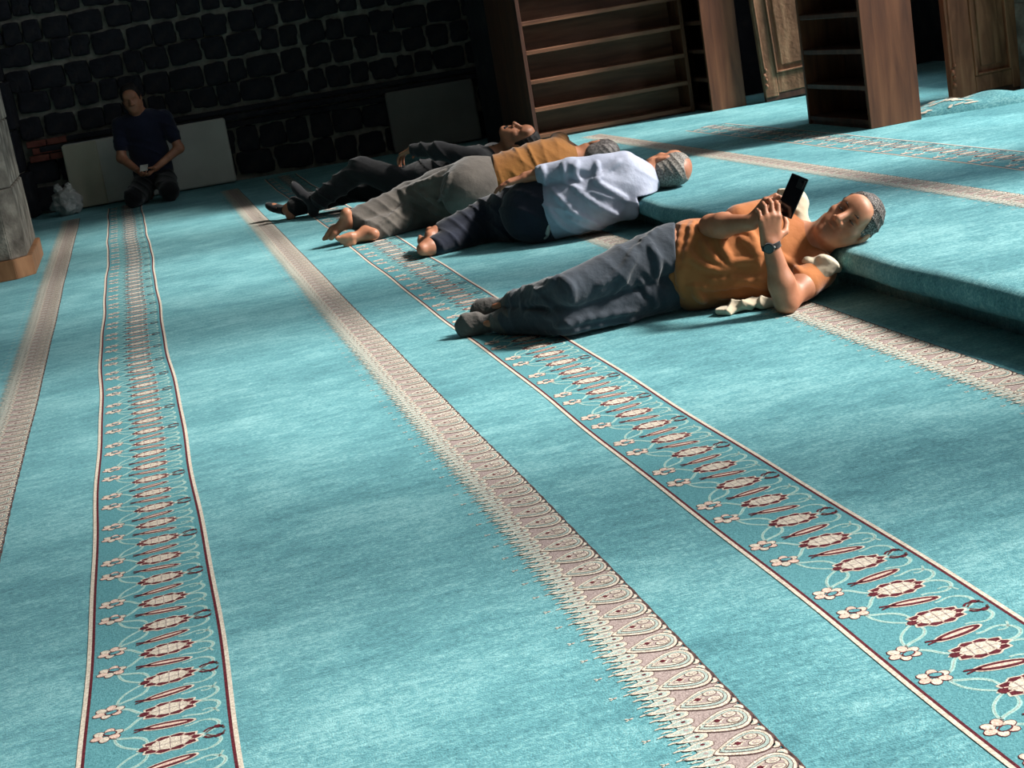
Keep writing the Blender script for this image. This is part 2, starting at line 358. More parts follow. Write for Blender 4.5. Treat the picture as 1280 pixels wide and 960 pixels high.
def paisley():
    s = Motif(); h = PAS / 2; W = .178
    def drop(c, L, w, lay, mat, n=16):
        # teardrop lying across the stripe, tip towards the lacy left side
        pts = []
        for i in range(n):
            t = 2 * math.pi * i / n; x = math.cos(t); wd = w * math.sin(t) * (.62 + .38 * x) * (1 if x > -.9 else .7)
            pts.append((c[0] + L * x, c[1] + wd - .10 * w * (1 - x)))
        s.poly(pts, lay, mat)
    def ground(u0, u1, lay, mat): s.poly([(u0, -h), (u1, -h), (u1, h), (u0, h)], lay, mat)
    ground(.070, W - .010, 0, GR); ground(.044, .070, 0, GG)
    s.stroke([(W - .004, -h), (W - .002, 0), (W - .004, h)], .003, 1, BR)
    # scalloped right edge
    for k in range(3):
        v = -h + PAS * (k + .5) / 3
        s.ell((W - .013, v), .0115, .0142, 2, BR, 0, 9); s.ell((W - .014, v), .0092, .0115, 3, CR, 0, 9); s.ell((W - .016, v), .005, .006, 4, GG, 0, 6)
    c = (.118, 0)
    drop(c, .056, .0605, 4, BR, 22); drop(c, .0530, .0560, 5, CR, 22); drop((.120, 0), .0465, .0460, 6, BR, 20); drop((.1205, 0), .0448, .0435, 7, GG, 20); drop((.122, 0), .038, .0340, 8, BR, 18); drop((.1225, 0), .0358, .0310, 9, CR, 18); drop((.124, 0), .030, .0240, 10, GR, 16)
    for sg in (-1, 1):
        q = (.139, .0115 * sg)
        s.ell(q, .0140, .0105, 11, BR, 0, 10); s.ell(q, .0122, .0088, 12, CR, 0, 10); s.ell((q[0] + .001, q[1]), .0078, .0054, 13, GR, 0, 8); s.ell((q[0] + .002, q[1]), .0050, .0034, 14, CR, 0, 6)
    s.ell((.112, 0), .0120, .0085, 11, CR, 0, 10, .25, 5); s.ell((.112, 0), .0078, .0056, 12, MA, 0, 10, .3, 4)
    s.stroke(bez((.098, -.002), (.09, .006), (.085, .004), (.08, -.004), 6), .003, 11, CR)
    # lacy left side: pointed buds, then sprigs and one tiny mark further out
    for vv, du in ((-.031, .004), (0.0, -.004), (.031, .002)):
        b = (.050 + du, vv)
        drop(b, .0300, .0205, 2, BR, 12); drop(b, .0285, .0185, 2.4, CR, 12); drop((b[0] + .002, b[1]), .020, .0115, 2.7, GG, 10); s.ell((b[0] + .009, b[1]), .0048, .0040, 3, MA if vv else GR, 0, 6)
        s.stroke([(b[0] - .022, b[1] - .002), (b[0] - .034, b[1] + .001), (b[0] - .044, b[1] - .001)], .0048, 2, CR, True)
        s.stroke([(b[0] - .012, b[1] + .010), (b[0] - .024, b[1] + .013), (b[0] - .032, b[1] + .011)], .0036, 2, CR, True)
        s.stroke([(b[0] - .012, b[1] - .012), (b[0] - .022, b[1] - .016), (b[0] - .030, b[1] - .016)], .0034, 2, VI, True)
    s.stroke([(.012, 0), (.028, .003), (.04, 0)], .004, 2, CR, True)
    s.stroke([(-.024, .005), (-.016, 0), (-.024, -.004)], .0032, 1, CR); s.stroke([(-.018, 0), (-.010, .001)], .0034, 1, PI_)
    return s
PAISLEY = paisley()
def wob_fn(seed, amp):
    r = np.random.RandomState(seed); ph = r.uniform(0, 6.28, 4)
    return lambda v: amp * (np.sin(v * 1.1 + ph[0]) * .7 + np.sin(v * 2.7 + ph[1]) * .5 + np.sin(v * 6.3 + ph[2]) * .22)
def band(u0, v0, n, seed, z=0.0, parent=floor, amp=.006):
    o = FLORAL.tile('floral_border', YARNS, u0, z, v0, PER, n, wob_fn(seed, amp), parent); o['label'] = 'woven floral border with cream and maroon edge lines'; return o
def stripe(u0, v0, n, seed, z=0.0, parent=floor, amp=.003, mirror=1):
    o = PAISLEY.tile('paisley_stripe', YARNS, u0, z, v0, PAS, n, wob_fn(seed, amp), parent); o['label'] = 'woven beige and mauve paisley stripe'; return o
band(-.338, 2.30 - PER * 10, 48, 1, amp=.008)
band(1.092, 1.66 - PER * 8, 48, 2, amp=.008)
band(-1.768, -.9, 35, 8, amp=.008)
stripe(.640, 1.75 - PAS * 28, 162, 3)
stripe(-.765, 3.2 - PAS * 44, 162, 4)
stripe(2.085, 2.9 - PAS * 40, 150, 5)
band(3.695, 4.5 - PER * 15, 33, 6, PZ, platform)
stripe(3.175, 4.3 - PAS * 50, 124, 7, PZ, platform)
# ------------------------------------------------------------------ figures: smooth implicit surfaces turned into meshes
def A3(*p): return np.array(p[0] if len(p) == 1 else p, dtype=np.float64)
def unit(v): v = A3(v); return v / np.linalg.norm(v)
class Sdf:
    def __init__(s): s.ops = []
    def cone(s, a, b, ra, rb, k=.03, op='u', flat=None, fs=1.0):
        a, b = A3(a), A3(b); c = (a + b) / 2; br = np.linalg.norm(b - a) / 2 + max(ra, rb) * max(1, fs)
        s.ops.append(('cone', op, k, c, br, (a, b, ra, rb, None if flat is None else unit(flat), fs))); return s
    def ell(s, c, r, ax=None, k=.03, op='u'):
        c = A3(c); r = A3(r) if np.ndim(r) else A3(r, r, r)
        s.ops.append(('ell', op, k, c, float(r.max()), (c, r, np.eye(3) if ax is None else np.array(ax)))); return s
    def chain(s, pts, rs, k=.03, op='u'):
        for i in range(len(pts) - 1): s.cone(pts[i], pts[i + 1], rs[i], rs[i + 1], k, op)
        return s
    def cut(s, p, n): s.ops.append(('cut', 'c', 0, None, 0, (A3(p), unit(n)))); return s
    def disp(s, fn): s.ops.append(('disp', 'd', 0, None, 0, fn)); return s
    def sub(s, other): s.ops.append(('sub', 'c', 0, None, 0, other)); return s
    @staticmethod
    def prim(kind, a, P):
        if kind == 'cone':
            p0, p1, ra, rb, flat, fs = a; ab = p1 - p0
            Q = P - p0
            if flat is not None: Q = Q + np.outer(Q @ flat, flat) * (1 / fs - 1)
            t = np.clip((Q @ ab) / max(ab @ ab, 1e-9), 0, 1)
            return np.linalg.norm(Q - t[:, None] * ab, axis=1) - (ra + (rb - ra) * t)
        c, r, ax = a
        q = (P - c) @ ax.T; k0 = np.linalg.norm(q / r, axis=1); k1 = np.linalg.norm(q / (r * r), axis=1)
        return k0 * (k0 - 1) / np.maximum(k1, 1e-6)
    def ev(s, P, bc=None, brad=0):
        d = np.full(len(P), 1.0)
        for kind, op, k, c, br, a in s.ops:
            if op in 'us':
                if bc is not None and np.linalg.norm(c - bc) - br > brad + k + .012: continue
                q = s.prim(kind, a, P)
                if op == 'u':
                    h = np.maximum(k - np.abs(d - q), 0) / max(k, 1e-6); d = np.minimum(d, q) - h * h * k * .25
                else:
                    q = -q; h = np.maximum(k - np.abs(d - q), 0) / max(k, 1e-6); d = np.maximum(d, q) + h * h * k * .25
            elif kind == 'cut': d = np.maximum(d, (P - a[0]) @ a[1])
            elif kind == 'sub': d = np.maximum(d, -a.ev(P, bc, brad))
            elif kind == 'disp': d = d + a(P)
        return d
    def mesh(s, name, h):
        lo = np.min([c - br for _, op, _, c, br, _ in s.ops if op == 'u'], 0) - .03; hi = np.max([c + br for _, op, _, c, br, _ in s.ops if op == 'u'], 0) + .03
        B = 12; nb = np.ceil((hi - lo) / (h * B)).astype(int); n = nb * B + 1
        vals = np.full(n, 1.0, np.float32)
        gi = np.stack(np.meshgrid(*[np.arange(x) for x in nb], indexing='ij'), -1).reshape(-1, 3)
        cen = lo + (gi + .5) * B * h; brad = B * h * .8661
        dc = s.ev(cen)
        act = np.abs(dc) < brad * 1.5 + .025
        vals_c = np.where(dc < 0, -1.0, 1.0)
        loc = np.stack(np.meshgrid(*[np.arange(B + 1)] * 3, indexing='ij'), -1).reshape(-1, 3) * h
        for g, c, ok, vc in zip(gi, cen, act, vals_c):
            a = g * B; sl = tuple(slice(x, x + B + 1) for x in a)
            if ok: vals[sl] = s.ev(lo + a * h + loc, c, brad).reshape(B + 1, B + 1, B + 1)
            elif vc < 0: vals[tuple(slice(x + 1, x + B) for x in a)] = -1.0
        # inactive interior blocks: fill fully, then rewrite active ones so that shared faces stay exact
        for g, ok, vc in zip(gi, act, vals_c):
            if not ok and vc < 0: vals[tuple(slice(x, x + B + 1) for x in g * B)] = np.minimum(vals[tuple(slice(x, x + B + 1) for x in g * B)], -.001)
        return net(name, vals, lo, h)
def net(name, vals, lo, h):
    S = vals < 0
    cnt = np.zeros(np.array(vals.shape) - 1, np.uint8)
    offs = [(i, j, k) for i in (0, 1) for j in (0, 1) for k in (0, 1)]
    nx, ny, nz = cnt.shape
    for o in offs: cnt += S[o[0]:o[0] + nx, o[1]:o[1] + ny, o[2]:o[2] + nz]
    idx = np.argwhere((cnt > 0) & (cnt < 8))
    cv = np.stack([vals[idx[:, 0] + o[0], idx[:, 1] + o[1], idx[:, 2] + o[2]] for o in offs], 1)
    acc = np.zeros((len(idx), 3)); num = np.zeros(len(idx))
    for a in range(8):
        for b in range(a + 1, 8):
            if sum(x != y for x, y in zip(offs[a], offs[b])) != 1: continue
            va, vb = cv[:, a], cv[:, b]; m = (va < 0) != (vb < 0)
            t = np.where(m, va / np.where(m, va - vb, 1), 0)
            acc += np.where(m[:, None], A3(offs[a]) + t[:, None] * (A3(offs[b]) - A3(offs[a])), 0); num += m
    V = lo + (idx + acc / num[:, None]) * h
    cid = np.full(cnt.shape, -1, np.int32); cid[idx[:, 0], idx[:, 1], idx[:, 2]] = np.arange(len(idx))
    quads = []
    for ax in range(3):
        sl0 = [slice(1, -1)] * 3; sl1 = [slice(1, -1)] * 3; sl0[ax] = slice(0, -1); sl1[ax] = slice(1, None)
        d0, d1 = S[tuple(sl0)], S[tuple(sl1)]
        e = np.argwhere(d0 != d1); flip = d0[e[:, 0], e[:, 1], e[:, 2]]
        base = e.copy(); u, v = (ax + 1) % 3, (ax + 2) % 3
        base[:, u] += 1; base[:, v] += 1
        def cell(du, dv):
            q = base.copy(); q[:, u] += du; q[:, v] += dv; return cid[q[:, 0], q[:, 1], q[:, 2]]
        q = np.stack([cell(-1, -1), cell(0, -1), cell(0, 0), cell(-1, 0)], 1)
        q[~flip] = q[~flip][:, ::-1]; quads.append(q)
    Q = np.concatenate(quads); Q = Q[(Q >= 0).all(1)]
    m = bpy.data.meshes.new(name)
    m.vertices.add(len(V)); m.vertices.foreach_set('co', V.astype(np.float32).ravel())
    m.loops.add(Q.size); m.loops.foreach_set('vertex_index', Q.astype(np.int32).ravel())
    m.polygons.add(len(Q)); m.polygons.foreach_set('loop_start', np.arange(0, Q.size, 4, dtype=np.int32)); m.polygons.foreach_set('loop_total', np.full(len(Q), 4, np.int32))
    m.polygons.foreach_set('use_smooth', np.ones(len(Q), bool)); m.update(calc_edges=True); m.validate()
    return m

def wrinkles(amp, kvec, seed, wander=1.4, centre=None, rad=.2, sharp=2.0):
    """cloth folds: ridges across kvec (radians per metre), wandering, optionally only near a point"""
    r = np.random.RandomState(seed); q = r.uniform(-14, 14, (3, 3)); ph = r.uniform(0, 6.28, 3); kv = A3(kvec); c = None if centre is None else A3(centre)
    def fn(P):
        w = sum(np.sin(P @ q[i] + ph[i]) for i in range(3))
        x = 1 - np.abs(np.sin((P @ kv + wander * w) * .5)); m = .55 + .45 * np.sin(P @ q[0] * 1.3 + ph[1] + w)
        o = -amp * (x ** sharp - .3) * m
        if c is not None: o = o * np.exp(-((P - c) ** 2).sum(1) / (rad * rad))
        return o
    return fn
def frame(up, lat):
    up = unit(up); lat = A3(lat); lat = unit(lat - up * (lat @ up)); return lat, np.cross(up, lat) if False else np.cross(lat, up), up
def torso(s, pel, ctrl, neck, latP, latC, stations, k=.07, inf=0.0, t0=0.0, t1=1.0):
    """stations: (t, half width, half depth); ellipsoids strung along a bent spine"""
    pel, ctrl, neck = A3(pel), A3(ctrl), A3(neck); L = np.linalg.norm(neck - pel)
    for t, w, d in stations:
        if t < t0 - 1e-6 or t > t1 + 1e-6: continue
        p = pel * (1 - t) ** 2 + ctrl * 2 * t * (1 - t) + neck * t * t
        tg = (ctrl - pel) * (1 - t) + (neck - ctrl) * t
        la, dp, up = frame(tg, A3(latP) * (1 - t) + A3(latC) * t)
        s.ell(p, (w + inf, d + inf, L * .20 + inf * .3), (la, dp, up), k)
STD = [(-.06, .150, .110), (.08, .160, .112), (.25, .150, .108), (.45, .152, .112), (.65, .162, .118), (.82, .150, .108)]
def head_sdf(s, c, U, F, k=1.0, k_blend=.02):
    """skull, jaw and features; local axes right, forward, up"""
    U = unit(U); F = A3(F); F = unit(F - U * (F @ U)); Rt = np.cross(F, U); c = A3(c); ax = (Rt, F, U)
    P = lambda r, f, u: c + (Rt * r + F * f + U * u) * k
    E = lambda p, rad, kk=k_blend, op='u': s.ell(P(*p), A3(rad) * k, ax, kk, op)
    E((0, -.012, .036), (.077, .099, .086), .02)
    E((0, .028, -.030), (.064, .066, .088), .03)
    for g in (-1, 1):
        s.cone(P(.053 * g, -.002, -.060), P(.018 * g, .066, -.098), .028 * k, .024 * k, .03)
        E((.043 * g, .060, -.022), (.024, .024, .020), .025)
        E((.028 * g, .070, -.060), (.022, .020, .024), .025)
    E((0, .078, -.100), (.022, .018, .017), .02)
    s.cone(P(-.040, .076, .024), P(.040, .076, .024), .015 * k, .015 * k, .02)
    E((0, .074, .052), (.052, .024, .032), .03)
    for g in (-1, 1): E((.033 * g, .098, .003), (.021, .020, .0140), .014, 's')
    for g in (-1, 1): E((.033 * g, .074, .000), (.0155, .0125, .0115), .006)
    s.cone(P(0, .088, .018), P(0, .115, -.028), .0095 * k, .0140 * k, .014)
    for g in (-1, 1): E((.0150 * g, .101, -.034), (.0105, .0120, .0090), .008)
    s.cone(P(-.020, .085, -.0605), P(.020, .085, -.0605), .0072 * k, .0072 * k, .008); E((0, .091, -.0605), (.013, .008, .006), .006)
    s.cone(P(-.016, .085, -.0745), P(.016, .085, -.0745), .0080 * k, .0080 * k, .008)
    s.cone(P(-.022, .097, -.0675), P(.022, .097, -.0675), .0046 * k, .0046 * k, .004, 's')
    for g in (-1, 1):
        E((.079 * g, -.012, -.006), (.009, .021, .033), .006); E((.074 * g, -.006, -.034), (.008, .010, .012), .008)
        E((.089 * g, -.006, .000), (.007, .010, .017), .006, 's')
    return P, ax
def hand_sdf(s, wrist, D, N, side, curl=(.5, .7, .5), thumb=(.5, .35), k=1.0, spread=.06, curls=None):
    """D: wrist to knuckles, N: out of the palm, side: towards the thumb. curl: bend at the three finger joints"""
    D = unit(D); N = A3(N); N = unit(N - D * (N @ D)); S = A3(side); S = unit(S - D * (S @ D) - N * (S @ N)); w = A3(wrist)
    P = lambda d, n, q: w + (D * d + N * n + S * q) * k
    ks = [.030, .0095, -.0115, -.031]; kd = [.092, .096, .091, .081]; fl = [(.042, .026, .021), (.046, .030, .022), (.042, .028, .021), (.033, .021, .019)]; fr = [.0092, .0094, .0088, .0078]
    for i in range(4):
        s.cone(P(.006, 0, ks[i] * .62), P(kd[i], -.002, ks[i]), .0155 * k, .0120 * k, .014)
        cu = curl if curls is None else curls[i]
        p = P(kd[i], -.002, ks[i]); ang = 0.0; spd = spread * (1.5 - i)
        for j in range(3):
            ang += cu[j]
            dr = unit(D * math.cos(ang) + N * math.sin(ang) + S * spd * math.cos(ang)); q = p + dr * fl[i][j] * k
            r0, r1 = fr[i] * (1 - .09 * j) * k, fr[i] * (1 - .09 * (j + 1)) * k
            s.cone(p, q, r0, r1, .003 if j else .006); p = q
    # thumb from the side of the palm near its base
    b = P(.022, .006, .026); m1 = b + (D * math.cos(.8) * .5 + S * math.sin(.95) + N * .35) * .040 * k
    s.cone(b, m1, .0150 * k, .0115 * k, .012)
    dr = unit(D * math.cos(thumb[0] - .3) + S * (.55 - thumb[0] * .3) + N * math.sin(thumb[0])); m2 = m1 + dr * .033 * k; s.cone(m1, m2, .0110 * k, .0098 * k, .004)
    dr = unit(D * math.cos(thumb[1]) + N * math.sin(thumb[0] + thumb[1]) - S * .1); s.cone(m2, m2 + dr * .027 * k, .0098 * k, .0080 * k, .003)
def foot_sdf(s, ankle, heel_dir, toe_dir, sole, k=1.0, toes=True):
    """ankle joint; toe_dir along the foot, sole: out of the sole"""
    T = unit(toe_dir); So = A3(sole); So = unit(So - T * (So @ T)); La = np.cross(T, So); a = A3(ankle)
    P = lambda t, o, l: a + (T * t + So * o + La * l) * k
    s.cone(P(-.035, .045, 0), P(.0, .0, 0), .030 * k, .036 * k, .03)
    s.ell(P(-.045, .050, 0), A3(.030, .026, .030) * k, (T, So, La), .02)
    s.cone(P(-.01, .020, 0), P(.115, .050, .006), .034 * k, .024 * k, .03, flat=La, fs=1.15)
    s.cone(P(.09, .056, .024), P(.135, .060, .026), .022 * k, .018 * k, .02); s.cone(P(.09, .056, -.022), P(.125, .062, -.026), .020 * k, .016 * k, .02)
    if toes:
        for i in range(5):
            l = .030 - .0145 * i; t0 = .140 - .004 * i * i * .6
            s.cone(P(t0 - .012, .062, l), P(t0 + .030 - .004 * i, .066, l * 1.1), (.0125 if i == 0 else .009) * k, (.0115 if i == 0 else .0075) * k, .006)
    else:
        s.ell(P(.138, .060, .004), A3(.040, .020, .042) * k, (T, So, La), .03)

def folds(sd, lines, r=.008, k=.022, start=-.6, dz=0.0):
    """raised cloth folds: each line is given as (along, up) points and laid on the surface that faces the viewer"""
    base = Sdf(); base.ops = list(sd.ops)
    ts = np.linspace(0, 1, 9)
    for L in lines:
        L = np.array(L, float)
        if len(L) == 2: L = np.array([L[0], (L[0] + L[1]) / 2, L[1]])
        # resample smoothly
        u = np.linspace(0, len(L) - 1, 9); pts = []
        for x in u:
            i = min(int(x), len(L) - 2); f = x - i
            p0, p1, p2, p3 = L[max(i - 1, 0)], L[i], L[i + 1], L[min(i + 2, len(L) - 1)]
            pts.append(.5 * (2 * p1 + (p2 - p0) * f + (2 * p0 - 5 * p1 + 4 * p2 - p3) * f * f + (3 * p1 - p0 - 3 * p2 + p3) * f ** 3))
        pts = np.array(pts); y = np.full(len(pts), start); hit = np.zeros(len(pts), bool)
        for _ in range(60):
            P = np.stack([pts[:, 0], y, pts[:, 1] + dz], 1); d = base.ev(P); hit |= d < .002
            y = np.where(hit, y, y + np.clip(d * .7, .002, .05))
        q = [A3(p[0], yy + r * .25, p[1] + dz) for p, yy, ok in zip(pts, y, hit) if ok and yy < .5]
        n = len(q)
        for i in range(n - 1):
            w0, w1 = math.sin(math.pi * (i + .6) / (n + .2)), math.sin(math.pi * (i + 1.6) / (n + .2))
            if np.linalg.norm(q[i] - q[i + 1]) < .12: sd.cone(q[i], q[i + 1], r * (.35 + .65 * abs(w0)), r * (.35 + .65 * abs(w1)), k)
    return sd
# ------------------------------------------------------------------ people
def cloth_mat(name, c0, c1, rough=.85, sheen=.2, bsc=26, bump=.35):
    return noisy_mat(name, [(.3, c0), (.7, c1)], scale=7, rough=rough, bump=bump, bscale=bsc, bdist=.012, sheen=sheen, spec=.2, detail=4)
def skin_mat(name, c0, c1):
    m = noisy_mat(name, [(.3, c0), (.7, c1)], scale=14, rough=.5, bump=.12, bscale=90, bdist=.003, spec=.4)
    b = m.node_tree.nodes['Principled BSDF']; b.inputs['Subsurface Weight'].default_value = .12; b.inputs['Subsurface Radius'].default_value = (.02, .008, .004); b.inputs['Subsurface Scale'].default_value = .3
    return m
def hair_mat(name, stops, sc=60): return noisy_mat(name, stops, scale=sc, rough=.6, bump=.6, bscale=220, bdist=.004, spec=.3, detail=3)
M_SKIN = skin_mat('tanned_skin', srgb(150, 98, 73), srgb(182, 126, 96))
M_SKIN_D = skin_mat('brown_skin', srgb(150, 98, 74), srgb(182, 126, 98))
M_TEE = cloth_mat('orange_jersey', srgb(150, 89, 48), srgb(172, 108, 62))
M_JEANS = cloth_mat('dark_grey_blue_denim', srgb(40, 46, 54), srgb(56, 63, 72), bsc=40)
M_VEST = cloth_mat('beige_cotton', srgb(182, 168, 144), srgb(210, 198, 176))
M_SOCK = cloth_mat('grey_sock', srgb(66, 62, 60), srgb(92, 88, 84), bsc=90)
M_SHIRT = cloth_mat('pale_grey_blue_shirt', srgb(142, 147, 165), srgb(170, 175, 193), rough=.6)
M_NAVY = cloth_mat('navy_trousers', srgb(17, 21, 33), srgb(26, 31, 46))
M_MUSTARD = cloth_mat('mustard_shirt', srgb(112, 70, 27), srgb(132, 86, 35))
M_GREYTR = cloth_mat('grey_trousers', srgb(68, 63, 59), srgb(92, 86, 80))
M_BLACK = cloth_mat('black_cloth', srgb(15, 15, 17), srgb(25, 25, 28))
M_CHAR = cloth_mat('charcoal_jacket', srgb(24, 24, 27), srgb(38, 38, 41))
M_DNAVY = cloth_mat('dark_navy_shirt', srgb(18, 20, 38), srgb(28, 31, 52))
M_HAIR_GREY = hair_mat('cropped_greying_hair', [(.40, srgb(36, 31, 29)), (.54, srgb(72, 65, 61)), (.66, srgb(146, 138, 132))], 200)
M_HAIR_WHITE = hair_mat('white_grey_hair', [(.38, srgb(84, 79, 75)), (.64, srgb(150, 144, 137))], 140)
M_HAIR_DGREY = hair_mat('short_dark_grey_hair', [(.35, srgb(62, 58, 58)), (.65, srgb(112, 106, 104))])
M_HAIR_DARK = hair_mat('dark_hair', [(.35, srgb(18, 16, 16)), (.65, srgb(42, 36, 34))])
M_BROW = hair_mat('dark_brows', [(.35, srgb(52, 40, 34)), (.65, srgb(84, 66, 56))])
M_EYE, _n, _l, _b = new_mat('dark_eye', .2, .5)
def _eye():
    g = _n.new('ShaderNodeTexNoise'); g.inputs['Scale'].default_value = 40; r = _n.new('ShaderNodeValToRGB'); r.color_ramp.elements[0].color = srgb(30, 22, 20); r.color_ramp.elements[1].color = srgb(64, 50, 44); _l.new(g.outputs[0], r.inputs[0]); _l.new(r.outputs[0], _b.inputs['Base Color'])
_eye()
M_BLACKGLOSS = noisy_mat('black_glass', [(.3, srgb(8, 9, 11)), (.7, srgb(14, 15, 18))], rough=.15, bump=0, spec=.6)
M_METAL = noisy_mat('brushed_metal', [(.3, srgb(120, 120, 118)), (.7, srgb(170, 170, 166))], rough=.35, bump=0, spec=.8)

CAMR, CAMU, CAMF = A3(.9563, -.2447, -.1602), A3(.2110, .1978, .9573), A3(.2026, .9492, -.2407)
class Fig:
    """a figure lying along a line on the floor: local axes along (feet to head), away, up"""
    def __init__(s, O, T=None, rz=None):
        s.O = O; s.rz = math.atan2(T[1] - O[1], T[0] - O[0]) if rz is None else rz
        c, sn = math.cos(s.rz), math.sin(s.rz); s.Rm = np.array([[c, sn, 0], [-sn, c, 0], [0, 0, 1]])
    def img(s, x, y, w): return s.Rm @ (CAMR * x + CAMU * y - CAMF * w)      # a direction given as right, up, towards the viewer
    def ground(s, sd, inset=0.0):
        """rest on the carpet and on the padded platform without sinking in"""
        R2, O = s.Rm, s.O
        def fn(P):
            wx = O[0] + P[:, 0] * R2[0, 0] + P[:, 1] * R2[1, 0]
            q = np.minimum(wx - (PX - .004), PZ + .004 - P[:, 2]); return np.maximum(.003 - P[:, 2], q) + inset
        sd.ops.append(('ground', 'g', 0, None, 0, fn)); return sd
    def add(s, name, sd, h, mat, parent=None):
        m = sd.mesh(name, h)
        if parent is None: return obj(name, m, mat, None, (s.O[0], s.O[1], 0), (0, 0, s.rz))
        return obj(name, m, mat, parent)
_ev0 = Sdf.ev
def _ev(s, P, bc=None, brad=0):
    g = [o for o in s.ops if o[0] == 'ground']
    if not g: return _ev0(s, P, bc, brad)
    keep = s.ops; s.ops = [o for o in keep if o[0] != 'ground']; d = _ev0(s, P, bc, brad); s.ops = keep
    for o in g: d = np.maximum(d, o[5](P))
    return d
Sdf.ev = _ev
def limb(s, p, r, k=.03): s.chain([A3(x) for x in p], r, k); return s
def lerp(a, b, t): return A3(a) * (1 - t) + A3(b) * t
def hair_cap(c, U, F, k, inf, front, low, nape=.0, seed=1, bald=None):
    """a cap of hair over the skull: front = forward reach at the crown, low = how far down the back it goes"""
    U = unit(U); F = A3(F); F = unit(F - U * (F @ U)); Rt = np.cross(F, U); c = A3(c); ax = (Rt, F, U)
    s = Sdf(); s.ell(c + (F * -.012 + U * .036) * k, A3(.077 + inf, .099 + inf, .086 + inf) * k, ax, .01)
    s.ell(c + (F * -.035 + U * -.02) * k, A3(.068 + inf, .066 + inf, .07 + inf) * k, ax, .02)
    s.disp(wrinkles(.005, (180, 40, 90), seed, .6)).disp(wrinkles(.004, (50, 190, -70), seed + 3, .6))
    s.cut(c + (F * front + U * .075) * k, F * .9 - U * .35)
    s.cut(c + U * low * k, -U + F * .5)
    if bald is not None: s.ell(c + (F * bald[0] + U * bald[1]) * k, bald[2] * k, None, .006, 's')
    return s

# ================= man with the phone, nearest the front of the platform
f1 = Fig((1.043, 5.757), (2.39, 5.18))
pel, ctr, nck = (.875, .085, .165), (1.11, .11, .150), (1.36, .10, .185)
latP, latC = (0, .15, 1), (-.15, .62, .78)
shR, elR, wrR = (1.290, .190, .305), (1.025, .035, .312), (1.178, -.125, .332)
shL, elL, wrL = (1.395, -.005, .100), (1.270, -.205, .046), (1.238, -.215, .262)
hpR, knR, anR = (.87, .06, .245), (.50, -.17, .185), (.235, .09, .108)
hpL, knL, anL = (.87, .08, .105), (.47, -.155, .075), (.185, .055, .048)
U1, F1 = f1.img(.79, .60, .25), f1.img(-.36, .16, .92)
hc = A3(1.536, .070, .256)
b = Sdf()
torso(b, pel, ctr, nck, latP, latC, STD, inf=-.012)
b.cone(nck, shR, .055, .052, .05); b.cone(nck, shL, .055, .052, .05)
P1, ax1 = head_sdf(b, hc, U1, F1, 1.03)
b.cone(P1(0, -.022, -.055), nck, .056, .064, .04); b.cone(P1(0, .01, -.09), lerp(nck, ctr, .1), .045, .05, .04)
limb(b, (shR, lerp(shR, elR, .5), elR), (.052, .047, .040)); limb(b, (elR, lerp(elR, wrR, .3), wrR), (.040, .043, .028))
limb(b, (shL, lerp(shL, elL, .5), elL), (.052, .048, .041)); limb(b, (elL, lerp(elL, wrL, .3), wrL), (.041, .044, .029))
DL = A3(.10, .03, 1.0); NL = A3(-.25, .95, .0); hand_sdf(b, wrL, DL, NL, np.cross(unit(NL), unit(DL)), (.45, .85, .6), (.7, .3), 1.04)
DR = A3(.70, -.12, .62); NR = A3(.70, .35, -.35); hand_sdf(b, wrR, DR, NR, np.cross(unit(DR), unit(NR)), (.55, .95, .7), (.5, .3), .98)
limb(b, (hpR, lerp(hpR, knR, .5), knR), (.075, .062, .046)); limb(b, (knR, lerp(knR, anR, .35), anR), (.045, .044, .032))
limb(b, (hpL, lerp(hpL, knL, .5), knL), (.075, .062, .046)); limb(b, (knL, lerp(knL, anL, .35), anL), (.045, .044, .032))
for an_, td_ in ((anR, A3(-1, -.10, -.10)), (anL, A3(-1, -.22, -.02))): b.cone(an_, A3(an_) + td_ * .09 + A3(0, .03, 0), .026, .014, .01)     # feet, wholly inside the socks
f1.ground(b)
man1 = f1.add('person', b, .004, M_SKIN)
tag(man1, 'man in orange t-shirt lying on his side holding up a phone, head on the platform', 'person')
# orange t-shirt
s = Sdf()
torso(s, pel, ctr, nck, latP, latC, [(-.04, .164, .128), (.10, .163, .126), (.25, .156, .124), (.45, .160, .124), (.65, .168, .124), (.82, .152, .112)], inf=.010)
s.cone(lerp(nck, ctr, .15), shR, .062, .062, .05); s.cone(lerp(nck, ctr, .15), shL, .062, .060, .05)
s.cone(lerp(nck, ctr, .12), lerp(nck, P1(0, -.02, -.08), .30), .078, .068, .04); s.cone(shR, lerp(shR, elR, .60), .066, .062, .03); s.cone(shL, lerp(shL, elL, .42), .062, .060, .04)
f1.ground(s)
TEE_FOLDS = [[(.928, .242), (.976, .187), (1.074, .150)], [(.986, .267), (1.011, .215), (1.083, .157)], [(1.037, .292), (1.067, .223), (1.091, .164)], [(.919, .113), (1.051, .096), (1.211, .111)],
    [(.960, .334), (.932, .242), (.885, .134)], [(.872, .331), (.858, .197), (.868, .031)], [(1.108, .298), (1.167, .266), (1.197, .190)], [(1.127, .263), (1.176, .217), (1.184, .151)], [(1.093, .180), (1.187, .175)],
    [(.940, .094), (.965, .046)], [(.915, .325), (.891, .207), (.890, .076)], [(.992, .128), (1.109, .113), (1.198, .069)], [(1.02, .06), (1.12, .05), (1.2, .035)], [(1.24, .20), (1.28, .16), (1.33, .13)]]
folds(s, TEE_FOLDS, .0100, .017)
s.disp(wrinkles(.005, (30, 10, 46), 4, 1.0, None, .2, 1.5))
s.cut((.838, 0, .1), (-1, .0, .0))
f1.ground(s, .0)
f1.add('t_shirt', s, .0055, M_TEE, man1)
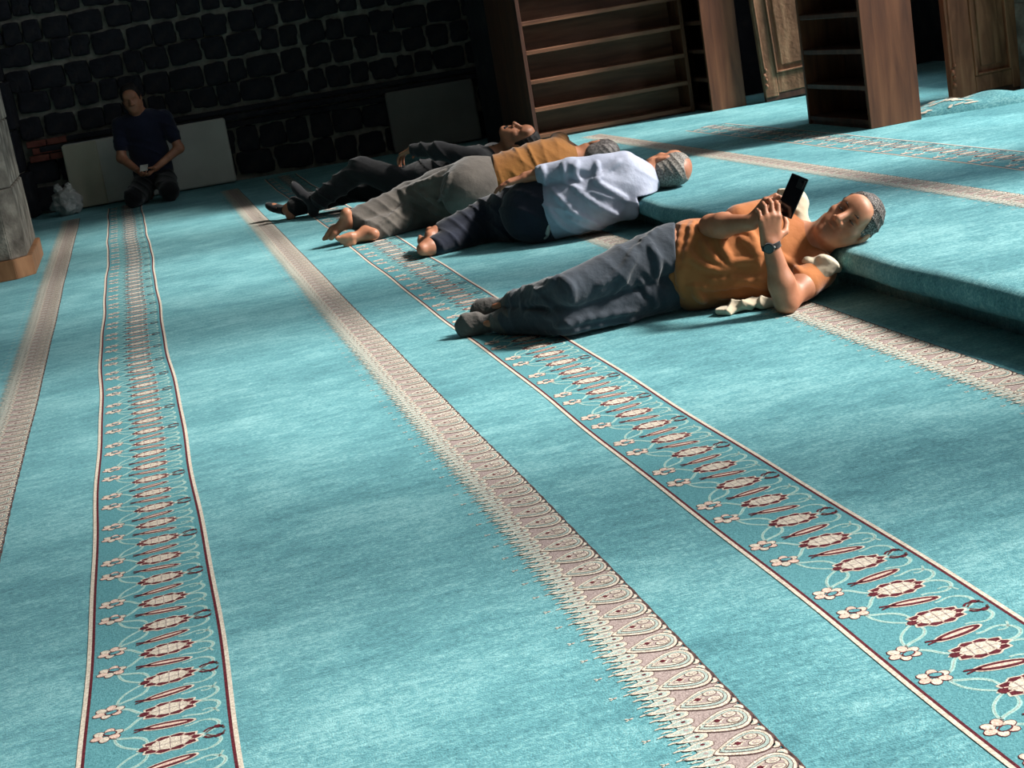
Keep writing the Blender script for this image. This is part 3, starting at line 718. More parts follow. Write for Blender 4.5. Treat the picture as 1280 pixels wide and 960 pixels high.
# trousers
s = Sdf()
torso(s, pel, ctr, nck, latP, latC, [(-.06, .146, .108), (.06, .148, .108)], inf=.0)
s.ell((.83, .16, .17), (.10, .10, .14), None, .06)
limb(s, (hpR, lerp(hpR, knR, .5), knR), (.098, .086, .068), .014); limb(s, (knR, lerp(knR, anR, .4), lerp(knR, anR, .97)), (.068, .062, .053), .012)
limb(s, (hpL, lerp(hpL, knL, .5), knL), (.096, .084, .066), .014); limb(s, (knL, lerp(knL, anL, .4), lerp(knL, anL, .97)), (.066, .059, .050), .010)
f1.ground(s)
folds(s, [[(.421, .214), (.509, .270), (.621, .300)], [(.688, .179), (.764, .290), (.833, .340)], [(.653, .145), (.709, .222), (.742, .293)], [(.387, .03), (.528, .035), (.723, .02)], [(.422, .06), (.547, .07), (.713, .06)],
    [(.777, .167), (.791, .058)], [(.747, .171), (.768, .107)], [(.346, .178), (.421, .205), (.459, .240)], [(.278, .120), (.359, .145), (.424, .137)], [(.473, .240), (.510, .202), (.501, .142)], [(.60, .19), (.68, .22), (.72, .26)], [(.30, .09), (.36, .10), (.42, .09)], [(.80, .30), (.82, .22), (.80, .15)]], .0075, .020)
s.disp(wrinkles(.006, (60, 30, 40), 12, 1.0, None, .2, 1.5)).disp(wrinkles(.008, (95, -20, 30), 6, .9, lerp(knR, anR, .85), .12)).disp(wrinkles(.006, (40, 60, 60), 3, .9, (.80, 0, .2), .14))
s.cut((.874, 0, 0), (1, 0, -.05)); f1.ground(s)
tr1 = f1.add('trousers', s, .006, M_JEANS, man1)
# socks
for an, td, sl in ((anR, (-1, -.10, -.10), (.05, 1, -.15)), (anL, (-1, -.22, -.02), (-.1, 1, 0))):
    s = Sdf(); foot_sdf(s, an, 0, td, sl, 1.10, False); kk = knR if an is anR else knL
    s.cone(an, lerp(an, kk, .30), .050, .052, .02); f1.ground(s); s.disp(wrinkles(.003, (120, 40, 60), 3, 1.0))
    f1.add('sock', s, .005, M_SOCK, man1)
# beige vest, open, bunched at both shoulders and under the ribs
s = Sdf()
s.cone(lerp(nck, shR, .35) + A3(.02, .02, .02), A3(shR) + A3(.045, -.005, .030), .052, .056, .04, flat=(1, 0, .5), fs=.7)
s.cone(A3(shR) + A3(.045, -.005, .030), lerp(shR, elR, .30) + A3(.03, .02, .0), .056, .052, .04)
s.cone(lerp(nck, shL, .5) + A3(.03, -.03, -.01), A3(shL) + A3(.025, -.040, .020), .036, .038, .03); s.cone(A3(shL) + A3(.025, -.040, .020), lerp(shL, elL, .22) + A3(.020, -.01, .012), .038, .036, .03)
for k_, (da, ds, dz_) in enumerate(((-.02, -.055, .035), (.005, -.062, .020), (.035, -.050, .040), (.048, -.030, .022), (-.035, -.045, .050), (.02, -.055, .050))): s.cone(A3(shL) + A3(da, ds, dz_), A3(shL) + A3(da + .028, ds + .012, dz_ - .014), .017 + .003 * (k_ % 3), .014, .012)     # crumpled edge over the shoulder
s.cone((1.36, .10, .06), (1.02, .13, .05), .075, .08, .05)
f1.ground(s)
s.ell((1.06, -.085, .016), (.05, .040, .019), None, .03); s.ell((1.13, -.075, .026), (.055, .036, .018), None, .03); s.cone((1.18, -.09, .02), (1.26, -.07, .02), .022, .02, .02)
s.disp(wrinkles(.013, (50, 60, 60), 21, 1.0, None, .2, 1.3)).disp(wrinkles(.007, (110, -50, 60), 23, .8)); f1.ground(s)
f1.add('vest', s, .005, M_VEST, man1)
# hair, brows, eyes
s = hair_cap(hc, U1, F1, 1.03, .0050, .064, -.034, seed=3); f1.add('hair', s, .004, M_HAIR_GREY, man1)
for g in (-1, 1):
    s = Sdf(); s.chain([P1(.013 * g, .0975, .024), P1(.034 * g, .0945, .028), P1(.054 * g, .0785, .020)], (.0030, .0040, .0024), .004); f1.add('eyebrow', s, .003, M_BROW, man1)
    s = Sdf(); s.chain([P1(.021 * g, .0900, .0), P1(.033 * g, .0930, -.001), P1(.045 * g, .0880, -.001)], (.0022, .0034, .0022), .003); f1.add('eye', s, .002, M_EYE, man1)
# wristwatch
fa = unit(A3(wrL) - A3(elL)); wc = lerp(elL, wrL, .97)
e1 = unit(np.cross(fa, (0, -1, 0))); e2 = np.cross(e1, fa)
tv, tf = [], []
for i in range(24):
    a = 2 * math.pi * i / 24
    for (dr, dz) in ((0, -.011), (.004, -.010), (.004, .010), (0, .011)):
        tv.append(tuple(wc + (e1 * math.cos(a) + e2 * math.sin(a)) * (.0315 + dr) + fa * dz))
for i in range(24):
    for j in range(4): tf.append((i * 4 + j, i * 4 + (j + 1) % 4, ((i + 1) % 24) * 4 + (j + 1) % 4, ((i + 1) % 24) * 4 + j))
wt = obj('wristwatch', mesh_py('wristwatch', tv, tf, True), M_BLACK, man1)
fd = unit(A3(-.25, -.95, .1)); fd = unit(fd - fa * (fd @ fa)); sd_ = np.cross(fa, fd)
def disc(name, c, n, u, v, r, t, mat, parent, seg=24):
    vv, ff = [], []
    for i in range(seg):
        a = 2 * math.pi * i / seg
        for rr, tt in ((r, 0), (r, t * .8), (r * .92, t)): vv.append(tuple(A3(c) + (u * math.cos(a) + v * math.sin(a)) * rr + n * tt))
    for i in range(seg):
        j = (i + 1) % seg
        for q in range(2): ff.append((i * 3 + q, j * 3 + q, j * 3 + q + 1, i * 3 + q + 1))
    ff.append(tuple(i * 3 + 2 for i in range(seg))); ff.append(tuple(i * 3 for i in reversed(range(seg))))
    return obj(name, mesh_py(name, vv, ff), mat, parent)
disc('watch_case', wc + fd * .030, fd, fa, sd_, .0195, .010, M_BLACK, wt); disc('watch_dial', wc + fd * .0398, fd, fa, sd_, .0165, .001, M_BLACKGLOSS, wt); disc('watch_crown', wc + fd * .034 + sd_ * .019, sd_, fa, fd, .004, .004, M_METAL, wt, 12)
# phone, a thing of its own, held in both hands
n_ = unit((.42, .82, -.36)); l_ = A3(.46, .05, .86); l_ = unit(l_ - n_ * (l_ @ n_)); w_ = np.cross(l_, n_); pc = A3(1.332, -.150, .412)
bm = bmesh.new(); box_bm(bm, (-.036, -.0042, -.076), (.036, .0042, .076), .004, 3)
pmh = bpy.data.meshes.new('phone'); bm.to_mesh(pmh); bm.free()
Mx = Matrix(((w_[0], n_[0], l_[0], pc[0]), (w_[1], n_[1], l_[1], pc[1]), (w_[2], n_[2], l_[2], pc[2]), (0, 0, 0, 1)))
WM = Matrix.Translation((f1.O[0], f1.O[1], 0)) @ Matrix.Rotation(f1.rz, 4, 'Z') @ Mx
phone = obj('phone', pmh, M_BLACKGLOSS); phone.matrix_world = WM; tag(phone, 'black phone held up in both hands of the man in orange', 'phone')
obj('screen', box_mesh('screen', (-.033, .0042, -.072), (.033, .0047, .072)), M_BLACKGLOSS, phone)
cmod = obj('camera_bump', box_mesh('camera_bump', (-.030, -.0062, .034), (-.002, -.0040, .068), .002, 2), M_BLACK, phone)
obj('lens', box_mesh('lens', (-.025, -.0068, .055), (-.015, -.006, .065), .001, 1), M_BLACKGLOSS, cmod)

# ================= man in the pale shirt, his back to the viewer
f2 = Fig((1.27, 8.04), (2.56, 7.55))
pel, ctr, nck = (.735, .02, .160), (1.03, -.15, .18), (1.300, .05, .235)
latP, latC = (0, -.1, 1), (-.12, -.05, 1)
shL, elL, wrL = (1.205, -.03, .335), (.950, -.105, .362), (.700, -.06, .350)
shR, elR, wrR = (1.27, -.08, .13), (1.05, .24, .06), (.88, .40, .05)
hpL, knL, anL = (.72, .03, .225), (.43, .27, .155), (.17, .12, .10)
hpR, knR, anR = (.73, .02, .11), (.42, .24, .075), (.135, .015, .052)
U2, F2 = A3(.97, -.05, .10), A3(.10, .90, .38)
hc = A3(1.425, .10, .262)
b = Sdf()
torso(b, pel, ctr, nck, latP, latC, STD, inf=-.01)
b.cone(nck, shR, .055, .055, .05); b.cone(nck, shL, .055, .055, .05)
P2, ax2 = head_sdf(b, hc, U2, F2, 1.04)
b.cone(P2(0, -.025, -.05), nck, .058, .066, .04)
limb(b, (shL, elL), (.052, .042)); limb(b, (elL, lerp(elL, wrL, .3), wrL), (.042, .044, .029)); limb(b, (shR, elR), (.052, .042)); limb(b, (elR, wrR), (.042, .029))
D = A3(-.97, .05, -.16); N = A3(-.15, .1, -1); hand_sdf(b, wrL, D, N, np.cross(unit(N), unit(D)), (.15, .3, .2), (.3, .2))
D = A3(-.6, .8, 0); N = A3(0, 0, -1); hand_sdf(b, wrR, D, N, np.cross(unit(D), unit(N)), (.1, .2, .1), (.2, .2))
limb(b, (hpL, knL), (.085, .056)); limb(b, (knL, anL), (.056, .037)); limb(b, (hpR, knR), (.085, .056)); limb(b, (knR, anR), (.056, .037))
foot_sdf(b, anR, 0, (-.12, 1, .02), (-1, -.15, .0)); foot_sdf(b, anL, 0, (-.12, 1, -.1), (-1, -.1, -.1))
f2.ground(b)
man2 = f2.add('person', b, .006, M_SKIN_D); tag(man2, 'grey-haired man in pale shirt and navy trousers lying with his back turned', 'person')
s = Sdf()
torso(s, pel, ctr, nck, latP, latC, [(.06, .150, .135), (.20, .150, .140), (.38, .150, .142), (.58, .150, .138), (.78, .145, .120), (.9, .12, .10)], inf=.008)
s.cone(nck, shL, .062, .068, .05); s.cone(nck, shR, .062, .066, .05)
limb(s, (shL, lerp(shL, elL, .5), elL), (.070, .062, .058), .016); limb(s, (elL, lerp(elL, wrL, .62)), (.057, .054), .012)
limb(s, (shR, elR), (.068, .06), .03)
f2.ground(s)
folds(s, [[(.834, .277), (.940, .150), (1.051, .06)], [(.95, .275), (1.06, .17), (1.15, .10)], [(1.05, .30), (1.13, .235), (1.20, .18)], [(.80, .190), (.86, .090), (.93, .03)], [(.90, .13), (.99, .06), (1.07, .03)]], .0062, .026)
folds(s, [[(.80, .40), (.802, .31)], [(.909, .40), (.912, .31)], [(.983, .40), (.962, .346), (.985, .30)], [(1.08, .38), (1.075, .31)], [(1.19, .365), (1.13, .33), (1.06, .29)]], .0065, .022)
s.disp(wrinkles(.006, (34, 12, 62), 8, 1.0, None, .2, 1.5))
s.cut((.775, 0, 0), (-1, 0, -.05))
f2.ground(s); f2.add('shirt', s, .007, M_SHIRT, man2)
s = Sdf()
torso(s, pel, ctr, nck, latP, latC, [(-.10, .150, .125), (.04, .162, .135), (.16, .160, .132)], inf=.004)
s.ell((.67, -.02, .16), (.14, .12, .145), None, .12)
limb(s, (hpL, lerp(hpL, knL, .5), knL), (.105, .096, .080), .04); limb(s, (knL, lerp(knL, anL, .9)), (.078, .062), .04)
limb(s, (hpR, lerp(hpR, knR, .5), knR), (.105, .092, .075), .03); limb(s, (knR, lerp(knR, anR, .9)), (.075, .058), .03)
s.disp(wrinkles(.012, (60, 40, 50), 5, 1.3)); s.cut((.80, 0, 0), (1, 0, .05)); f2.ground(s)
t2 = f2.add('trousers', s, .008, M_NAVY, man2)
s = Sdf(); s.cone((.775, -.135, .055), (.79, -.15, .10), .012, .010, .01); s.cone((.772, -.128, .04), (.755, -.125, .03), .006, .006, .01); f2.add('belt_buckle', s, .004, M_METAL, t2)
s = hair_cap(hc, U2, F2, 1.04, .0035, .040, -.065, seed=5, bald=(-.050, .135, .062)); f2.add('hair', s, .005, M_HAIR_WHITE, man2)

# ================= man in the mustard shirt, his back to the viewer
f3 = Fig((.93, 9.05), (2.55, 8.75))
pel, ctr, nck = (.97, .05, .19), (1.26, .00, .24), (1.575, .11, .265)
latP, latC = (0, -.12, 1), (-.1, .1, 1)
shL, elL, wrL = (1.46, .09, .325), (1.52, .36, .36), (1.66, .50, .25)
shR, elR, wrR = (1.47, .07, .14), (1.36, .33, .07), (1.30, .52, .05)
hpL, knL, anL = (.94, .06, .27), (.56, .27, .19), (.185, .11, .125)
hpR, knR, anR = (.95, .05, .12), (.62, .24, .085), (.275, .03, .055)
U3, F3 = A3(.97, .02, .05), A3(0, .97, .1)
hc = A3(1.715, .11, .272)
b = Sdf()
torso(b, pel, ctr, nck, latP, latC, STD, inf=-.01)
b.cone(nck, shR, .055, .055, .05); b.cone(nck, shL, .055, .055, .05)
P3, ax3 = head_sdf(b, hc, U3, F3, 1.04); b.cone(P3(0, -.025, -.05), nck, .058, .066, .04)
for S_, E_, W_, rt in ((shL, elL, wrL, False), (shR, elR, wrR, True)):
    limb(b, (S_, E_), (.052, .042)); limb(b, (E_, W_), (.042, .029)); D = A3(W_) - A3(E_); N = A3(0, -.1, -1); hand_sdf(b, W_, D, N, np.cross(unit(D), unit(N)) * (1 if rt else -1), (.2, .3, .2), (.3, .2))
limb(b, (hpL, knL), (.088, .058)); limb(b, (knL, anL), (.056, .037)); limb(b, (hpR, knR), (.088, .058)); limb(b, (knR, anR), (.056, .037))
foot_sdf(b, anR, 0, (-1, -.05, -.05), (0, -1, -.25), 1.02); foot_sdf(b, anL, 0, (-.62, .15, -.70), (-.72, -.45, .55), 1.02)
f3.ground(b)
man3 = f3.add('person', b, .006, M_SKIN); tag(man3, 'barefoot man in mustard shirt and grey trousers lying between two other sleepers', 'person')
s = Sdf()
torso(s, pel, ctr, nck, latP, latC, [(.10, .160, .125), (.25, .160, .130), (.45, .164, .130), (.65, .166, .125), (.82, .150, .112)], inf=.008)
s.cone(nck, shL, .060, .068, .05); s.cone(nck, shR, .06, .066, .05); limb(s, (shL, elL), (.074, .064), .03); limb(s, (shR, elR), (.068, .06), .03)
s.disp(wrinkles(.010, (80, 10, 20), 8, .8, None, .2, 1.6)).disp(wrinkles(.005, (60, 0, 60), 12, .9))
s.cut((1.065, 0, .2), (-1, 0, .12)); f3.ground(s); f3.add('shirt', s, .007, M_MUSTARD, man3)
s = Sdf()
torso(s, pel, ctr, nck, latP, latC, [(-.08, .165, .135), (.04, .172, .140), (.16, .162, .130)], inf=.006)
s.ell((.90, -.03, .20), (.15, .135, .160), None, .12)
limb(s, (hpL, lerp(hpL, knL, .5), knL), (.118, .105, .090), .04); limb(s, (knL, lerp(knL, anL, .88)), (.086, .070), .04)
limb(s, (hpR, lerp(hpR, knR, .5), knR), (.118, .10, .085), .03); limb(s, (knR, lerp(knR, anR, .88)), (.085, .070), .03)
f3.ground(s)
folds(s, [[(.518, .25), (.664, .280), (.793, .335)], [(.535, .229), (.682, .121), (.735, .088)], [(.678, .098), (.771, .224), (.824, .322)], [(.527, .24), (.550, .119), (.50, .04)], [(.36, .09), (.470, .133), (.547, .168)], [(.60, .26), (.70, .18), (.74, .13)]], .010, .024)
s.disp(wrinkles(.007, (44, 36, 52), 5, 1.0, None, .2, 1.5))
s.cut((1.085, 0, .2), (1, 0, -.12)); f3.ground(s); f3.add('trousers', s, .007, M_GREYTR, man3)
s = hair_cap(hc, U3, F3, 1.04, .006, .060, -.065, seed=7); f3.add('hair', s, .005, M_HAIR_DGREY, man3)

# ================= man in black, on his back
f4 = Fig((.75, 10.95), (2.6, 9.95))
pel, ctr, nck = (1.13, .10, .135), (1.42, .10, .15), (1.72, .10, .235)
latP, latC = (0, 1, 0), (0, 1, .0)
shL, elL, wrL = (1.665, -.09, .25), (1.42, -.10, .345), (1.205, -.03, .375)
shR, elR, wrR = (1.665, .29, .24), (1.42, .36, .12), (1.20, .38, .06)
hpL, knL, anL = (1.11, .01, .14), (.80, .02, .285), (.42, .03, .10)
hpR, knR, anR = (1.11, .19, .14), (.66, .20, .13), (.19, .10, .075)
U4, F4 = A3(.93, .05, -.12), A3(.12, -.22, .97)
hc = A3(1.925, .10, .315)
b = Sdf()
torso(b, pel, ctr, nck, latP, latC, STD, inf=-.01)
b.cone(nck, shR, .055, .055, .05); b.cone(nck, shL, .055, .055, .05)
P4, ax4 = head_sdf(b, hc, U4, F4, 1.1); b.cone(P4(0, -.025, -.05), nck, .058, .066, .04)
for S_, E_, W_, rt in ((shL, elL, wrL, False), (shR, elR, wrR, True)):
    limb(b, (S_, E_), (.054, .044)); limb(b, (E_, W_), (.044, .03)); D = A3(W_) - A3(E_) + A3(0, .03, -.10); N = A3(-.3, .2, -1); hand_sdf(b, W_, D, N, np.cross(unit(D), unit(N)) * (1 if rt else -1), (.45, .5, .3), (.3, .2), 1.1)
limb(b, (hpL, knL), (.09, .06)); limb(b, (knL, anL), (.06, .04)); limb(b, (hpR, knR), (.09, .06)); limb(b, (knR, anR), (.06, .04))
b.cone(anL, A3(anL) + A3(-.06, 0, .06), .03, .015, .01); foot_sdf(b, anR, 0, (-.75, .45, .45), (-.55, -.15, -.65), .98, False)
f4.ground(b)
man4 = f4.add('person', b, .007, M_SKIN); tag(man4, 'man in black lying on his back with one hand on his hip', 'person')
s = Sdf()
torso(s, pel, ctr, nck, latP, latC, [(.12, .170, .120), (.25, .165, .120), (.45, .168, .125), (.65, .175, .125), (.82, .165, .112)], inf=.012)
s.cone(nck, shL, .064, .07, .05); s.cone(nck, shR, .064, .07, .05)
for S_, E_, W_ in ((shL, elL, wrL), (shR, elR, wrR)): limb(s, (S_, E_), (.074, .062), .03); limb(s, (E_, lerp(E_, W_, .90)), (.060, .046), .03)
s.disp(wrinkles(.014, (60, 20, 40), 8, 1.3)); s.cut((1.19, 0, .2), (-1, 0, 0)); f4.ground(s); f4.add('jacket', s, .008, M_CHAR, man4)
s = Sdf()
torso(s, pel, ctr, nck, latP, latC, [(-.08, .160, .12), (.06, .165, .12), (.16, .165, .12)], inf=.008)
limb(s, (hpL, knL), (.11, .085), .04); limb(s, (knL, lerp(knL, anL, .92)), (.082, .068), .04); limb(s, (hpR, knR), (.11, .085), .03); limb(s, (knR, lerp(knR, anR, .92)), (.082, .068), .03)
s.disp(wrinkles(.018, (40, 36, 60), 5, 1.4)); s.cut((1.23, 0, .2), (1, 0, 0)); f4.ground(s); f4.add('trousers', s, .008, M_BLACK, man4)
s = Sdf(); foot_sdf(s, anL, 0, (-.35, -.05, .93), (-.93, -.05, -.35), 1.16, False); f4.ground(s); f4.add('sock', s, .007, M_CHAR, man4)
s = Sdf(); foot_sdf(s, anR, 0, (-.75, .45, .45), (-.55, -.15, -.65), 1.16, False); s.cut(A3(anR) + A3(-.035, 0, 0), (.8, -.5, -.3)); f4.ground(s); f4.add('sock', s, .007, M_BLACK, man4)
s = hair_cap(hc, U4, F4, 1.1, .010, .055, -.05, seed=9); f4.add('hair', s, .006, M_HAIR_DARK, man4)
s = Sdf(); s.ell(P4(0, .062, -.085), A3(.052, .040, .040), ax4, .01); s.disp(wrinkles(.004, (150, 90, 60), 4, .8)); s.cut(P4(0, .05, -.055), unit(U4)); f4.add('beard', s, .005, M_HAIR_DARK, man4)

# ================= man sitting against the back wall, looking down at something in his hands
f5 = Fig((.115, 14.42), rz=WA)
pel, ctr, nck = (0, .02, .22), (0, .06, .51), (-.01, -.01, .775)
b = Sdf(); lat = (-1, 0, 0)
torso(b, pel, ctr, nck, lat, lat, STD, inf=-.01)
shR, elR, wrR = (-.20, .01, .715), (-.24, -.06, .43), (-.10, -.21, .31)
shL, elL, wrL = (.20, .01, .715), (.28, -.04, .43), (.06, -.22, .30)
b.cone(nck, shR, .055, .058, .05); b.cone(nck, shL, .055, .058, .05)
U5, F5 = A3(-.10, -.22, .97), A3(.05, -.90, -.40); hc = A3(-.04, -.055, .935)
P5, ax5 = head_sdf(b, hc, U5, F5, 1.02); b.cone(P5(0, -.02, -.05), nck, .056, .066, .04)
for S_, E_, W_, rt in ((shR, elR, wrR, True), (shL, elL, wrL, False)):
    limb(b, (S_, E_), (.052, .042)); limb(b, (E_, W_), (.042, .029)); D = A3(W_) - A3(E_); N = A3(0, .3, 1); hand_sdf(b, W_, D, N, np.cross(unit(D), unit(N)) * (1 if rt else -1), (.5, .6, .4), (.4, .3))
for g in (-1, 1):
    limb(b, ((.09 * g, 0, .17), (.16 * g, -.36, .095)), (.085, .058)); limb(b, ((.16 * g, -.36, .075), (.08 * g, .0, .06)), (.056, .037)); foot_sdf(b, (.08 * g, .01, .06), 0, (-.1 * g, 1, 0), (0, .2, 1))
f5.ground(b)
man5 = f5.add('person', b, .008, M_SKIN_D); tag(man5, 'man in dark clothes sitting before the long white board, looking down', 'person')
s = Sdf(); torso(s, pel, ctr, nck, lat, lat, [(.04, .165, .125), (.2, .162, .125), (.4, .165, .125), (.62, .175, .125), (.82, .17, .11)], inf=.014)
for S_, E_ in ((shR, elR), (shL, elL)): s.cone(nck, S_, .062, .068, .05); limb(s, (S_, lerp(S_, E_, .62)), (.074, .066), .03)
s.disp(wrinkles(.012, (30, 20, 60), 8, 1.3)); f5.ground(s); f5.add('shirt', s, .010, M_DNAVY, man5)
s = Sdf(); torso(s, pel, ctr, nck, lat, lat, [(-.06, .165, .13), (.06, .165, .13)], inf=.01)
for g in (-1, 1): limb(s, ((.09 * g, 0, .17), (.16 * g, -.36, .10)), (.105, .08), .04); limb(s, ((.16 * g, -.36, .085), (.10 * g, .06, .07)), (.078, .06), .04)
s.disp(wrinkles(.012, (40, 40, 40), 5, 1.3)); f5.ground(s); f5.add('trousers', s, .010, M_BLACK, man5)
s = hair_cap(hc, U5, F5, 1.02, .012, .060, -.04, seed=9); f5.add('hair', s, .007, M_HAIR_DARK, man5)
pp = box_mesh('paper_slip', (-.035, -.05, -.002), (.035, .05, .002), .001, 1)
po = obj('paper_slip', pp, M_WHITEBOARD); po.matrix_world = Matrix.Translation((f5.O[0], f5.O[1], 0)) @ Matrix.Rotation(f5.rz, 4, 'Z') @ Matrix.Translation((-.03, -.275, .325)) @ Matrix.Rotation(.5, 4, 'X')
tag(po, 'small white slip of paper in the hands of the seated man', 'paper')
# ------------------------------------------------------------------ furniture and things of the hall
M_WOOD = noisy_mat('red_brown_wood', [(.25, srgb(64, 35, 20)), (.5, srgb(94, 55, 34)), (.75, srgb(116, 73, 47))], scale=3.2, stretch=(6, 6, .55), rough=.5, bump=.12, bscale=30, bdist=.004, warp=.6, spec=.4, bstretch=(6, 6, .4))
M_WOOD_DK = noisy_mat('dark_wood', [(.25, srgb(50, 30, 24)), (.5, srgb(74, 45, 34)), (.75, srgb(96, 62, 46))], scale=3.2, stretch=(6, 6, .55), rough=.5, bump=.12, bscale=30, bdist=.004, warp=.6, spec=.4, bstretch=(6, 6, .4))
M_WOOD_H = noisy_mat('shelf_wood', [(.25, srgb(84, 52, 36)), (.5, srgb(116, 76, 54)), (.75, srgb(140, 98, 72))], scale=3.0, stretch=(.6, 6, 6), rough=.5, bump=.1, bscale=30, bdist=.004, warp=.5, spec=.4, bstretch=(.4, 6, 6))
M_OLDWOOD = noisy_mat('old_carved_wood', [(.25, srgb(88, 60, 43)), (.5, srgb(124, 88, 64)), (.78, srgb(166, 128, 98))], scale=4, stretch=(5, 5, .8), rough=.65, bump=.5, bscale=30, bdist=.01, warp=.8)
M_OLDWOOD2 = noisy_mat('old_red_wood', [(.25, srgb(92, 54, 34)), (.5, srgb(130, 82, 56)), (.78, srgb(162, 110, 78))], scale=4, stretch=(5, 5, .8), rough=.6, bump=.35, bscale=30, bdist=.008, warp=.8)
M_BASEWOOD = noisy_mat('base_board_wood', [(.3, srgb(120, 82, 54)), (.7, srgb(158, 114, 80))], scale=4, stretch=(4, 4, 1), rough=.5, bump=.1)
M_NAVYCLOTH = noisy_mat('dark_blue_cloth', [(.3, srgb(16, 30, 38)), (.7, srgb(28, 46, 56))], scale=6, rough=.95, bump=.3)
M_BAGGREY = noisy_mat('grey_plastic_bag', [(.3, srgb(150, 150, 146)), (.7, srgb(200, 200, 194))], scale=5, rough=.45, bump=.8, bscale=16, bdist=.03)

def bookcase(name, label, lo, hi, shelves, open_axis, back_at, dark_side=None, th=.03):
    """open_axis 'y': shelves seen from -y, 'x': seen from -x. back_at: depth of the back board behind the open face"""
    root = empty(name, (lo[0], lo[1], lo[2])); tag(root, label, 'bookcase', 'bookcases on the platform')
    X, Y, Z = hi[0] - lo[0], hi[1] - lo[1], hi[2] - lo[2]
    W = M_WOOD
    if open_axis == 'y':
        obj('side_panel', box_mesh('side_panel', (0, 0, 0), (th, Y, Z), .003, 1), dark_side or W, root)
        obj('side_panel', box_mesh('side_panel', (X - th, 0, 0), (X, Y, Z), .003, 1), W, root)
        obj('back_panel', box_mesh('back_panel', (th, back_at, 0), (X - th, back_at + .02, Z)), M_WOOD_H, root)
        for z in shelves: obj('shelf', box_mesh('shelf', (th, .004, z - lo[2] - .032), (X - th, back_at, z - lo[2]), .003, 1), M_WOOD_H, root)
        obj('plinth', box_mesh('plinth', (th, .012, 0), (X - th, .04, .045)), M_WOOD_DK, root)
        obj('top_panel', box_mesh('top_panel', (-.02, -.02, Z), (X, Y, Z + .04), .004, 1), W, root)
        obj('rear_panel', box_mesh('rear_panel', (th, Y - .02, 0), (X - th, Y, Z)), M_WOOD_DK, root)
    else:
        obj('end_panel', box_mesh('end_panel', (0, 0, 0), (X, th, Z), .003, 1), W, root)
        obj('end_panel', box_mesh('end_panel', (0, Y - th, 0), (X, Y, Z), .003, 1), W, root)
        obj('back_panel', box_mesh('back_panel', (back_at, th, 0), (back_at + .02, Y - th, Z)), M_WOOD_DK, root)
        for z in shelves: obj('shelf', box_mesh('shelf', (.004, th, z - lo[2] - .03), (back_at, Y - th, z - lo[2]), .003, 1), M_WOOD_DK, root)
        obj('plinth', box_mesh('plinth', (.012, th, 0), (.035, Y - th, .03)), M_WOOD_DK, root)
        obj('top_panel', box_mesh('top_panel', (0, -.02, Z), (X + .02, Y + .02, Z + .04), .004, 1), W, root)
    return root
bookcase('bookcase', 'wide brown bookcase with empty shelves at the back of the platform', (2.945, 11.46, PZ), (4.25, 12.45, 2.25), [.215, .415, .625, .845, 1.062, 1.275, 1.49, 1.71, 1.93], 'y', .24, M_WOOD_DK)
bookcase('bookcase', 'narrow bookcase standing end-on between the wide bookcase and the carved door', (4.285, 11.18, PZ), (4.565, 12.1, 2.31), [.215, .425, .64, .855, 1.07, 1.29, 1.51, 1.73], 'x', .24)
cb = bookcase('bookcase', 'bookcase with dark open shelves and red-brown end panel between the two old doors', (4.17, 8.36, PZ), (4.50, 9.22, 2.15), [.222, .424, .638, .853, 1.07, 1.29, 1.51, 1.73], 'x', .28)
obj('seam_strip', box_mesh('seam_strip', (-.002, -.003, .875), (.332, .0, .883), .001, 1), M_WOOD_DK, cb)

# ---- old panelled doors leaning by the bookcases
def old_door(name, label, loc, rz, w, h, mat, tilt=0, stile=.10, rail=.16, scroll=True):
    d = empty(name, loc, rz); d.rotation_euler = (0, tilt, rz); tag(d, label, 'door')
    def part(nm, lo, hi, bev=.006, m=mat): return obj(nm, box_mesh(nm, lo, hi, bev, 2), m, d)
    part('stile', (0, 0, .03), (stile, .055, h)); part('stile', (w - stile, 0, .03), (w, .055, h))
    part('bottom_rail', (stile, .002, .05), (w - stile, .053, .05 + rail)); part('top_rail', (stile, .002, h - rail), (w - stile, .053, h))
    part('panel', (stile - .01, .022, .06), (w - stile + .01, .042, h - .02), .002)
    z0, z1 = .05 + rail, h - rail
    p = obj('raised_field', box_mesh('raised_field', (stile + .055, .010, z0 + .05), (w - stile - .055, .03, z1 - .05), .009, 2), mat, d)
    b = .016
    for nm, lo, hi in (('bead', (stile, -.010, z0), (stile + b, .02, z1)), ('bead', (w - stile - b, -.010, z0), (w - stile, .02, z1)), ('bead', (stile + b, -.010, z0), (w - stile - b, .02, z0 + b)), ('bead', (stile * .12, -.008, .24), (stile * .12 + b, .01, h - .02))):
        part(nm, lo, hi, .006)
    part('foot_rail', (0, .006, 0), (w, .05, .05), .004, M_WOOD_DK)
    if scroll:
        bm = bmesh.new()
        for k, (cx, cz, rr) in enumerate(((.012, .20, .016), (.022, .165, .013), (.028, .24, .012), (.018, .12, .014))):
            mt = Matrix.Translation((cx, -.002, cz)) @ Matrix.Diagonal((rr, .014, rr * 1.25, 1))
            bmesh.ops.create_uvsphere(bm, u_segments=12, v_segments=8, radius=1, matrix=mt)
        m = bpy.data.meshes.new('carved_scroll'); bm.to_mesh(m); bm.free(); m.polygons.foreach_set('use_smooth', [True] * len(m.polygons)); obj('carved_scroll', m, mat, d)
    return d
old_door('carved_door', 'worn pale carved wooden door leaf standing beside the narrow end-on bookcase', (4.70, 11.10, PZ), math.radians(-6), .62, 1.9, M_OLDWOOD, math.radians(-2.5), .105, .15)
